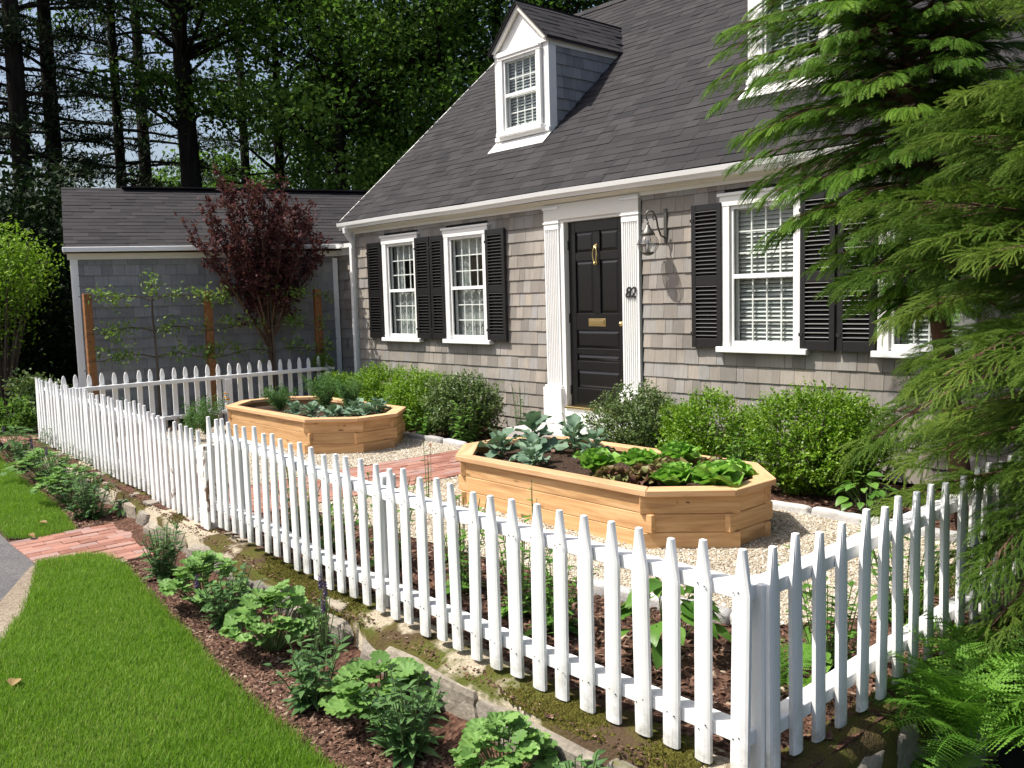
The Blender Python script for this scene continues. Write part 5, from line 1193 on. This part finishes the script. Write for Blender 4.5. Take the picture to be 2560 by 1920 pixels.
fern('large bright green fern outside the side fence under the conifer', (-1.24, -3.62, -.12), 26, (.7, 1.0), (.3, 1.0))
fern('bright green fern at the right edge below the conifer', (-1.20, -3.30, -.15), 22, (.8, 1.1), (.35, 1.0))
fern('small fern at the foot of the large one in the shade', (-1.26, -3.85, -.32), 12, (.55, .8), (.2, .8))
fern('small fern seen between the side fence pickets', (-1.84, -3.95, 0), 12, (.4, .55), (.4, 1.0))

# ------------------------------------------------------------------ small trees and climbers at the wing
def leaf_cloud(parent, P, D, size, mat, lw=.5, name='foliage', rn=None):
    n = len(P); T = [(x*lw, y, z*lw) for x, y, z in LEAF2[0]]
    V, F, r = scatter(T, LEAF2[1], P, D, np.array([0, 0, 1.0])+unit(n)*.8, rng.uniform(size[0], size[1], n), rng.uniform(0, 1, n) if rn is None else rn)
    return inst(name, np_mesh(name, V, F, mat, r), parent, world_space=False)
pt = thing('purple_leaf_tree', 'small vase shaped purple leaved tree in front of the shingled wing', 'tree', (-11.97, -1.08, 0))
m = MB(); m.tube([(0, 0, -.1), (.01, .01, .5), (0, .02, 1.2)], [.05, .042, .034], 8); m.build('trunk', m_redbark, pt, world_space=False, smooth=True)
m = MB(); PP = []; DD = []
for i in range(30):
    a = i*2.399; q = math.sqrt((i+.5)/30); rx, ry = .44, 1.15; top = 3.36-.80*q*q+U(-.35, .12)
    end = Vector((rx*q*math.cos(a), ry*q*math.sin(a), top)); st = Vector((0, .02, U(.92, 1.2))); c1 = st.lerp(end, .5)+Vector((.0, -.10*q*math.sin(a), -.12*q)); Q = lambda f: st*(1-f)**2+c1*2*f*(1-f)+end*f*f
    m.tube([Q(f) for f in np.linspace(0, 1, 7)], list(np.linspace(.017, .004, 7)), 4, False)
    for k in range(20):
        f = U(.28, 1.0); p = Q(f); e = p+Vector(rng.normal(0, 1, 3))*Vector((.08, .14, .06)).length*.55+Vector((0, 0, U(.04, .22))); m.tube([p, p.lerp(e, .5)+Vector((0, 0, -.01)), e], [.005, .004, .002], 3, False)
        for w in range(16): g = U(.2, 1.1); PP.append(p.lerp(e, g)+Vector(rng.normal(0, .026, 3))); DD.append(Vector(rng.normal(0, .8, 3))+(e-p).normalized()*.8)
    for w in range(34): f = U(.5, 1.04); PP.append(Q(f)+Vector(rng.normal(0, .03, 3))); DD.append(Vector(rng.normal(0, 1, 3))+Vector((0, 0, .3)))
m.build('branches', m_redbark, pt, world_space=False)
leaf_cloud(pt, np.array(PP), np.array(DD), (.05, .085), m_plum, .58, 'crown')

def wallx(y): return float(np.interp(y, [-3.4, .10], [-12.95, -11.95]))
for y, lab in ((-3.34, 'brown wooden trellis post nearest the wing corner'), (-1.87, 'brown wooden trellis post in the middle of the wing wall'), (-.38, 'brown wooden trellis post beside the house')):
    p = thing('trellis_post', lab, 'post', (wallx(y)+.33, y, 0), 0, 'trellis posts'); MB().box(-.04, .04, -.05, .05, -.1, 1.80).build('timber', m_post, p, bevel=.005, world_space=False)
for yc, lab, ya, yb in ((-2.58, 'espaliered apple tree trained flat between the two left trellis posts', -.85, .78), (-1.05, 'espaliered apple tree partly hidden behind the purple tree', -.9, .85)):
    t = thing('espalier_apple', lab, 'tree', (wallx(yc)+.38, yc, 0), WANG-R_(90), 'espaliered apples'); m = MB(); PP = []; DD = []
    m.tube([(0, 0, -.05), (.01, .01, .9), (0, -.01, 1.5), (.01, .0, 1.95)], [.022, .018, .013, .007], 6)
    for z in (.91, 1.27, 1.69):
        for e in (ya, yb):
            ang = U(.0, .16); pts = [Vector((.0, e*f, z+.05*math.sin(f*5)+ang*f*(1 if z > 1.5 else .3))) for f in np.linspace(0, 1, 7)]; m.tube(pts, list(np.linspace(.011, .004, 7)), 5, False)
            for k in range(5):
                f = U(.12, 1.0); c = Vector((0, e*f, z+.05))+Vector(rng.normal(0, .03, 3))
                m.tube([Vector((0, e*f, z)), c+Vector((.02, 0, .06))], .003, 3, False)
                for q in range(30): PP.append(c+Vector((.04, 0, 0))+Vector(rng.normal(0, 1, 3))*.06); DD.append(Vector(rng.normal(0, 1, 3))+Vector((.3, 0, .2)))
    for q in range(90): c = Vector((.02, 0, U(1.75, 2.05))); PP.append(c+Vector(rng.normal(0, .07, 3))); DD.append(Vector(rng.normal(0, 1, 3))+Vector((.2, 0, .3)))
    m.build('trunk_and_arms', m_twig, t, world_space=False)
    leaf_cloud(t, np.array(PP), np.array(DD), (.05, .085), m_apple, .5, 'foliage')
for y, lab in ((-3.0, 'low leafy plant at the foot of the wing wall, leftmost'), (-2.2, 'low leafy plant at the foot of the wing wall beneath the apple tree'), (-1.3, 'low leafy plant at the foot of the wing wall by the purple tree')):
    spired('hosta', lab, (wallx(y)+.45, y, -.06), .42, .22, 12, lf_peony, 0, 'plants along the wing', 'plant', (.8, 1.3), 8, 4)
pot = thing('potted_shrub', 'small pale leaved shrub in a dark pot beside the downspout', 'potted plant', (-11.62, -.42, 0))
m_pot = M_paint('dark_glazed_pot', (0.03, 0.035, 0.035), .3, .1); MB().lathe([(0, 0), (.10, 0), (.13, .2), (.15, .42), (.17, .45), (.16, .47), (.14, .45), (.12, .40), (0, .39)], (0, 0, .0), 20).build('pot', m_pot, pot, smooth=True, world_space=False)
n = 1500; dd = unit(n); leaf_cloud(pot, dd*np.array([.16, .16, .15])*rng.uniform(.5, 1.05, (n, 1))+np.array([0, 0, .68]), dd+unit(n)*.6+np.array([0, 0, .3]), (.03, .05), m_apple, .5); MB().tube([(0, 0, .38), (0, 0, .65)], .012, 5).build('stem', m_twig, pot, world_space=False)

# lime green multi-stem shrub and rose at the far left
ls = thing('shrub_tree', 'tall bright yellow green multi stemmed shrub at the left edge', 'shrub', (-16.0, -3.75, -.06)); m = MB(); PP = []; DD = []
for i in range(30):
    a = i*2.399; q = math.sqrt((i+.5)/30); end = Vector((1.0*q*math.cos(a), .95*q*math.sin(a), 2.95-.7*q*q+U(-.15, .15))); st = Vector((.12*math.cos(a), .12*math.sin(a), 0)); c1 = st.lerp(end, .5)+Vector((-.15*q*math.cos(a), -.15*q*math.sin(a), .35)); cv = [st*(1-f)**2+c1*2*f*(1-f)+end*f*f for f in np.linspace(0, 1, 7)]
    m.tube(cv, list(np.linspace(.022, .005, 7)), 5, False)
    for k in range(260):
        f = 1-abs(rng.normal(0, .24)); f = max(.35, f); p = st*(1-f)**2+c1*2*f*(1-f)+end*f*f; PP.append(p+Vector(rng.normal(0, .13, 3))); DD.append(Vector(rng.normal(0, 1, 3))+Vector((0, 0, -.2)))
m.build('stems', m_twig, ls, world_space=False); leaf_cloud(ls, np.array(PP), np.array(DD), (.05, .09), m_lime, .5)
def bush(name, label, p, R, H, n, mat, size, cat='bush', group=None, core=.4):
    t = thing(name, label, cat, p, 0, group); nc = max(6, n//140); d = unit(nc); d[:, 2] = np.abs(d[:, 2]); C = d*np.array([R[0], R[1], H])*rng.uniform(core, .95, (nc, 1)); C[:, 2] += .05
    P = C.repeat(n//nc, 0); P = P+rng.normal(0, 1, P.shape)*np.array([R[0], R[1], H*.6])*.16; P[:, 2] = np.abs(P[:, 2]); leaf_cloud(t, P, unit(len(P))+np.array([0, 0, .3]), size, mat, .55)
    mm = MB()
    for c in C[::2]: mm.tube([(0, 0, 0), (c[0]*.5, c[1]*.5, c[2]*.6), tuple(c)], [.012, .008, .004], 4, False)
    mm.build('stems', m_twig, t, world_space=False); return t
rb = bush('rose_bush', 'dark rose bush with a pink bloom left of the wing corner', (-14.3, -3.55, -.06), (.55, .5), .85, 3200, m_dull, (.05, .085))
for q in ((-.1, -.30, .62), (-.3, -.42, .5)):
    for i in range(9): put_leaf(PETAL_P if 'PETAL_P' in globals() else globals().setdefault('PETAL_P', leaf_mesh('petal', m_pink, .05, .05, 'oval', 4, .5, -.3)), rb, q, (math.cos(i*2.4), math.sin(i*2.4), .4+.12*i), 1, 0, 'petal')
bush('rose_bush', 'low dark bush below the rose at the left edge', (-13.6, -4.1, -.06), (.5, .4), .5, 2200, m_woods2, (.05, .09))

# fallen leaves on the lawn
fl_me = leaf_mesh('fallen_leaf', m_deadleaf, .075, .05, 'oval', 4, .5, .3)
for x, y, z, lab in ((-8.0, -5.12, -.165, 'dry tan leaf lying on the far lawn strip'), (-4.62, -6.12, -.168, 'dry tan leaf lying on the near lawn at the left'), (-7.72, -5.33, -.17, 'dry leaf on the lawn beside the brick walk')):
    o = inst('fallen_leaf', fl_me, None, (x, y, z), (U(-.3, .3), U(-.3, .3), U(0, 6)), (1.2, 1.2, 1.2)); tag(o, lab, 'leaf', 'fallen leaves')

# ------------------------------------------------------------------ conifers at the right
def spray_flat():
    V = []; F = []
    def tri(a, b, c): k = len(V); V.extend([a, b, c]); F.append((k, k+1, k+2))
    def zz(x, y): return -.34*y*y-.55*x*x
    def blade(p, d, L, w):
        q = (-d[1], d[0]); pts = []
        for s, l in ((-.5, .4), (0, 1), (.5, .4)): pts.append((p[0]+d[0]*L*l+q[0]*w*s, p[1]+d[1]*L*l+q[1]*w*s))
        pts = [(x, y, zz(x, y)) for x, y in pts]; tri((p[0], p[1], zz(*p)), pts[0], pts[1]); tri((p[0], p[1], zz(*p)), pts[1], pts[2])
    blade((0, 0), (0, 1), 1.0, .022); rr = np.random.default_rng(11)
    for i in range(13):
        t = .06+.068*i
        for sd in (-1, 1):
            L = (.40*(1-t)**.75*(.5+1.5*min(t, .33))+.05)*rr.uniform(.8, 1.15); th = rr.uniform(.62, .95); d = (sd*math.sin(th), math.cos(th)); p = (0, t+(.03 if sd > 0 else 0)); blade(p, d, L, .020)
            for j in range(4):
                f = .22+.2*j; c = (p[0]+d[0]*L*f, p[1]+d[1]*L*f)
                for sg in (-1, 1):
                    ang = math.atan2(d[1], d[0])+sg*.6; ln = L*.32*(1-f)+.02; e = (c[0]+math.cos(ang)*ln, c[1]+math.sin(ang)*ln); b = (c[0]+d[0]*.02, c[1]+d[1]*.02); tri((c[0], c[1], zz(*c)), (b[0], b[1], zz(*b)), (e[0], e[1], zz(*e)))
    return np.array(V), np.array(F)
def spray_cord():
    V = []; F = []; r = np.random.default_rng(4)
    for k in range(8):
        a = (k-3.5)*.26+r.uniform(-.1, .1); L = r.uniform(.6, 1.0)*(1-.25*abs(k-3.5)/3.5); st = np.array([0, .10*abs(k-3.5)/3.5+.05*k, 0.0]); lift = r.uniform(-.1, .25)
        def P(f): return st+np.array([math.sin(a)*L*f*(1-.2*f), math.cos(a)*L*f, lift*f-.30*f*f*L])
        m = 13
        for j in range(m):
            f = j/m; c = P(f); d = P(f+.05)-c; d /= np.linalg.norm(d); sx = np.cross(d, [0, 0, 1]); sx /= np.linalg.norm(sx); sz = np.cross(sx, d); ln = .075*(1-.4*f)+.02
            for q in range(4):
                th = q*1.571+j*.9; o = sx*math.cos(th)+sz*math.sin(th); b = len(V); V.extend([c-d*.02, c+d*.045+o*.012, c+d*ln*1.0+o*ln*.48]); F.append((b, b+1, b+2))
            b = len(V); c2 = P(f+1/m); V.extend([c-sx*.011, c+sx*.011, c2]); F.append((b, b+1, b+2))
    return np.array(V), np.array(F)
SPA, SPB = spray_flat(), spray_cord()
def conifer(name, label, base, H, zlist, prof, template, mat, ssize, per, droop, trunk_r, lean, shape, classes=(.45, .7, .95, 1.2), nvar=4, group='conifers by the house'):
    """boughs are single parts that share a few meshes; shape(z) -> (lift, sag)"""
    t = thing(name, label, 'conifer', base, 0, group); off = lambda z: Vector((lean[0]*min(1.15, z/3.4), lean[1]*min(1.15, z/3.4), z))
    m = MB(); m.tube([off(z)+Vector((0, 0, 0)) for z in (-.1, H*.2, H*.4, H*.6, H*.8, H)], [trunk_r, trunk_r*.9, trunk_r*.75, trunk_r*.5, trunk_r*.35, .01], 8); m.build('trunk', m_redbark, t, world_space=False, smooth=True)
    lib = {}
    def bough(L, lift, sag):
        br = MB(); P = []; D = []; N = []; Sc = []; Rn = []; side = Vector((-1, 0, 0)); h = Vector((0, 1, 0)); wob = U(-.15, .15)
        def B(f): return h*(L*f)+side*(wob*L*f*f)+Vector((0, 0, L*(lift*f-sag*f*f)))
        br.tube([B(f) for f in np.linspace(0, .94, 6)], list(np.linspace(.008+.007*L, .0025, 6)), 4, False); n = int(per*L)+6
        for k in range(n):
            f = .06+.94*(k+U(0, 1))/n; tg = (B(min(1, f+.05))-B(f-.05)).normalized(); sd = 1 if k % 2 else -1
            ang = U(.25, .95)*(1-.75*max(0, f-.7)/.3); d = tg*math.cos(ang)+side*(sd*math.sin(ang))+Vector((0, 0, U(-droop, .12)))
            lat = U(0, .26)*L*(1.05-f)**.7; p = B(f)+side*(sd*lat)+h*(lat*.5)+Vector((0, 0, -lat*U(.0, .35)))
            if k % 2 == 0: br.tube([B(max(0, f-.04)), p], [.004, .002], 3, False)
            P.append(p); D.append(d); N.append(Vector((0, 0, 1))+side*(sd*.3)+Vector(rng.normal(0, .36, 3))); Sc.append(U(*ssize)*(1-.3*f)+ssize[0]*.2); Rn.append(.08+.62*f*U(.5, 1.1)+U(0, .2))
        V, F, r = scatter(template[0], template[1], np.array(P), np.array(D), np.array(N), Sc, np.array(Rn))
        tv = np.array([tuple(v) for v in br.v]); tf = []
        for f in br.f:
            for q in range(1, len(f)-1): tf.append((f[0], f[q], f[q+1]))
        tf = np.array(tf)+len(V); mi = np.r_[np.zeros(len(F), int), np.ones(len(tf), int)]
        return np_mesh('bough', np.vstack([V, tv]), np.vstack([F, tf]), mat, np.r_[r, np.full(len(tv), .5)], False, m_redbark, mi)
    ga = 0
    for i, z in enumerate(zlist):
        ga += 2.399+U(-.35, .35); L = prof(z, ga)*U(.72, 1.12)
        if L < .15: continue
        c = min(classes, key=lambda q: abs(q-L)); lift, sag = shape(z); key = (c, round(lift, 1), i % nvar)
        if key not in lib: lib[key] = bough(c, lift, sag)
        sc = L/c; inst('bough', lib[key], t, off(z), (U(-.12, .12), U(-.25, .25), ga-math.pi/2), (sc*(1 if U(0, 1) < .5 else -1), sc, sc), False)
    return t
za = np.sort(np.concatenate([rng.uniform(1.45, 4.2, 190), rng.uniform(4.2, 6.6, 45)]))
def profA(z, a):      # short skirts, widest above the eave, thinner against the wall
    w = float(np.interp(z, [1.45, 1.9, 2.6, 3.2, 3.7, 6.6], [.45, .82, 1.14, 1.26, 1.04, .3]))
    away = -math.sin(a); return w*(1.0 if away > -.2 else .62)
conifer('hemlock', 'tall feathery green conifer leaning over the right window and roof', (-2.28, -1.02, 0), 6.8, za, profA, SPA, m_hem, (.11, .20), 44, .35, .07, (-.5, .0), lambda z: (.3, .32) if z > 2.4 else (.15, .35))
zb = np.sort(np.concatenate([rng.uniform(.6, 2.6, 165), rng.uniform(2.6, 4.6, 70)]))
def profB(z, a):
    w = float(np.interp(z, [0, .9, 1.4, 2.0, 2.6, 4.8], [.55, .85, 1.30, 1.18, .85, .1]))
    return w*(1.0 if z > 1.0 else .55+.45*max(0, z-.35)/.65)
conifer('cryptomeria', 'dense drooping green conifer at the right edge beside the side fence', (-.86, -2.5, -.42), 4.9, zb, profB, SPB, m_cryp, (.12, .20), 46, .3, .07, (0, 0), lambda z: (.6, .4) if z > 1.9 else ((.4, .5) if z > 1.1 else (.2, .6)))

# ------------------------------------------------------------------ the woods behind
def polar(px, dist):
    ang = YAW-math.atan((px-1280)/FPX); return (-dist*math.sin(ang), -7+dist*math.cos(ang))
def broadleaf(label, xy, H, R, zc, nclump, per, lsize, mat, tr=.22, lean=(0, 0), spread=(.65, .5), group='woodland trees', z0=-.1, name='woodland_tree'):
    t = thing(name, label, 'tree', (xy[0], xy[1], z0), 0, group); m = MB(); m.tube([(0, 0, -.3), (lean[0]*.3, lean[1]*.3, H*.3), (lean[0]*.7, lean[1]*.7, H*.65), (lean[0], lean[1], H*.95)], [tr*1.15, tr*.9, tr*.6, .04], 8); m.build('trunk', m_bark, t, world_space=False, smooth=True)
    d = unit(nclump); q = rng.uniform(.25, 1, (nclump, 1))**.45; C = d*q*np.array([R, R, (H-zc)/2])+np.array([lean[0]*.6, lean[1]*.6, (H+zc)/2])
    br = MB()
    for c in C[::2]: zs = max(1.0, c[2]-.35*math.hypot(c[0], c[1])-.6); br.tube([(lean[0]*zs/H, lean[1]*zs/H, zs), (c[0]*.55, c[1]*.55, zs+(c[2]-zs)*.55), tuple(c)], [.06, .035, .012], 4, False)
    br.build('branches', m_bark, t, world_space=False)
    P = C.repeat(per, 0)+rng.normal(0, 1, (nclump*per, 3))*np.array([spread[0], spread[0], spread[1]]); tone = rng.uniform(0, .65, nclump).repeat(per)+rng.uniform(0, .34, nclump*per)
    leaf_cloud(t, P, unit(len(P))+np.array([0, 0, -.25]), lsize, mat, .75, 'crown', tone); return t
def pine(label, xy, H, tr, z0b, L, nb, dens=42, z0=-.1):
    t = thing('pine_tree', label, 'tree', (xy[0], xy[1], z0), 0, 'tall dark pines'); m = MB(); m.tube([(0, 0, -.3), (.05, 0, H*.4), (0, .05, H)], [tr, tr*.75, .05], 8); m.build('trunk', m_bark, t, world_space=False, smooth=True)
    br = MB(); P = []; D = []; ga = U(0, 6)
    for i in range(nb):
        z = z0b+(H-z0b)*(i+U(0, 1))/nb; ga += 2.399; l = L*(1-.5*(z-z0b)/(H-z0b))*U(.6, 1.1); h = Vector((math.cos(ga), math.sin(ga), 0)); sd = Vector((-h.y, h.x, 0)); sg = U(.0, .28)
        B = lambda f: h*(l*f)+Vector((0, 0, z+l*(.12*f-sg*f*f))); br.tube([B(f) for f in np.linspace(0, 1, 6)], list(np.linspace(.05, .01, 6)), 4, False)
        for k in range(5):
            f = U(.3, .95); s = 1 if k % 2 else -1; e = B(f)+h*(.4*l*.4)+sd*(s*l*.25); br.tube([B(f), B(f).lerp(e, .5)+Vector((0, 0, .05)), e], [.02, .012, .006], 3, False)
            for q in range(dens): g = U(.3, 1.05); P.append(B(f).lerp(e, g)+Vector(rng.normal(0, .09, 3))); D.append(Vector(rng.normal(0, 1, 3))*.8+h*.8+Vector((0, 0, .35)))
        for q in range(dens): g = U(.4, 1.03); P.append(B(g)+Vector(rng.normal(0, .12, 3))); D.append(Vector(rng.normal(0, 1, 3))*.8+h*.8+Vector((0, 0, .35)))
    br.build('branches', m_bark, t, world_space=False); leaf_cloud(t, np.array(P), np.array(D), (.11, .22), m_pine, .24, 'crown'); return t
pine('leftmost tall dark pine at the image edge', polar(-30, 24), 17, .24, 2.5, 3.0, 70); pine('thick dark pine trunk pair, left one', polar(95, 23), 18, .26, 3.0, 2.8, 64); pine('thick dark pine trunk pair, right one', polar(175, 25), 18, .24, 2.5, 3.0, 64)
pine('slim dark pine between the pale sky gaps', polar(335, 27), 18, .17, 3.5, 3.2, 56); pine('dark pine just left of the bare trunk', polar(395, 31), 19, .24, 3.0, 3.3, 60)
pine('far pine right of the bare trunk', polar(640, 36), 19, .22, 3.5, 3.3, 56)
broadleaf('maple with a straight bare dark trunk above the wing roof', polar(515, 25), 15, 3.4, 6.6, 62, 260, (.09, .17), m_woods2, .30, (-.15, -.2), (.42, .3))
bl = [(720, 27, 14, 3.0, 4.5, 62, m_woods, 'dark broadleaf tree above the right half of the wing roof'), (860, 24, 15, 3.2, 3.0, 95, m_woods2, 'dark maple above the junction of the two roofs'),
      (1000, 26, 16, 3.6, 3.0, 105, m_woods, 'dark broadleaf tree left of the dormer'), (1130, 23, 15, 3.4, 4.0, 100, m_woods2, 'dark maple rising behind the left roof slope'), (1270, 26, 17, 3.8, 4.5, 100, m_woods, 'dark tree behind the dormer peak'), (1420, 24, 16, 3.6, 5.0, 90, m_woods2, 'green tree showing above the main ridge'), (1620, 26, 17, 3.8, 5, 80, m_woods, 'tree hidden behind the right half of the house'),
      (800, 38, 12, 4.5, 2.5, 60, m_woods2, 'far sunlit tree behind the dark ones above the wing'), (1060, 40, 18, 5, 3, 90, m_woods, 'far dark tree behind the left roof slope'), (600, 44, 9, 4.5, 2.0, 46, m_woods2, 'far sunlit tree seen low between the trunks')]
for px, di, H, R, zc, nc, mt, lab in bl: broadleaf(lab, polar(px, di), H, R, zc, int(nc*.82), 260, (.09, .17) if di < 30 else (.14, .24), mt, .16, (U(-.5, .5), U(-.5, .5)), (.46, .34))
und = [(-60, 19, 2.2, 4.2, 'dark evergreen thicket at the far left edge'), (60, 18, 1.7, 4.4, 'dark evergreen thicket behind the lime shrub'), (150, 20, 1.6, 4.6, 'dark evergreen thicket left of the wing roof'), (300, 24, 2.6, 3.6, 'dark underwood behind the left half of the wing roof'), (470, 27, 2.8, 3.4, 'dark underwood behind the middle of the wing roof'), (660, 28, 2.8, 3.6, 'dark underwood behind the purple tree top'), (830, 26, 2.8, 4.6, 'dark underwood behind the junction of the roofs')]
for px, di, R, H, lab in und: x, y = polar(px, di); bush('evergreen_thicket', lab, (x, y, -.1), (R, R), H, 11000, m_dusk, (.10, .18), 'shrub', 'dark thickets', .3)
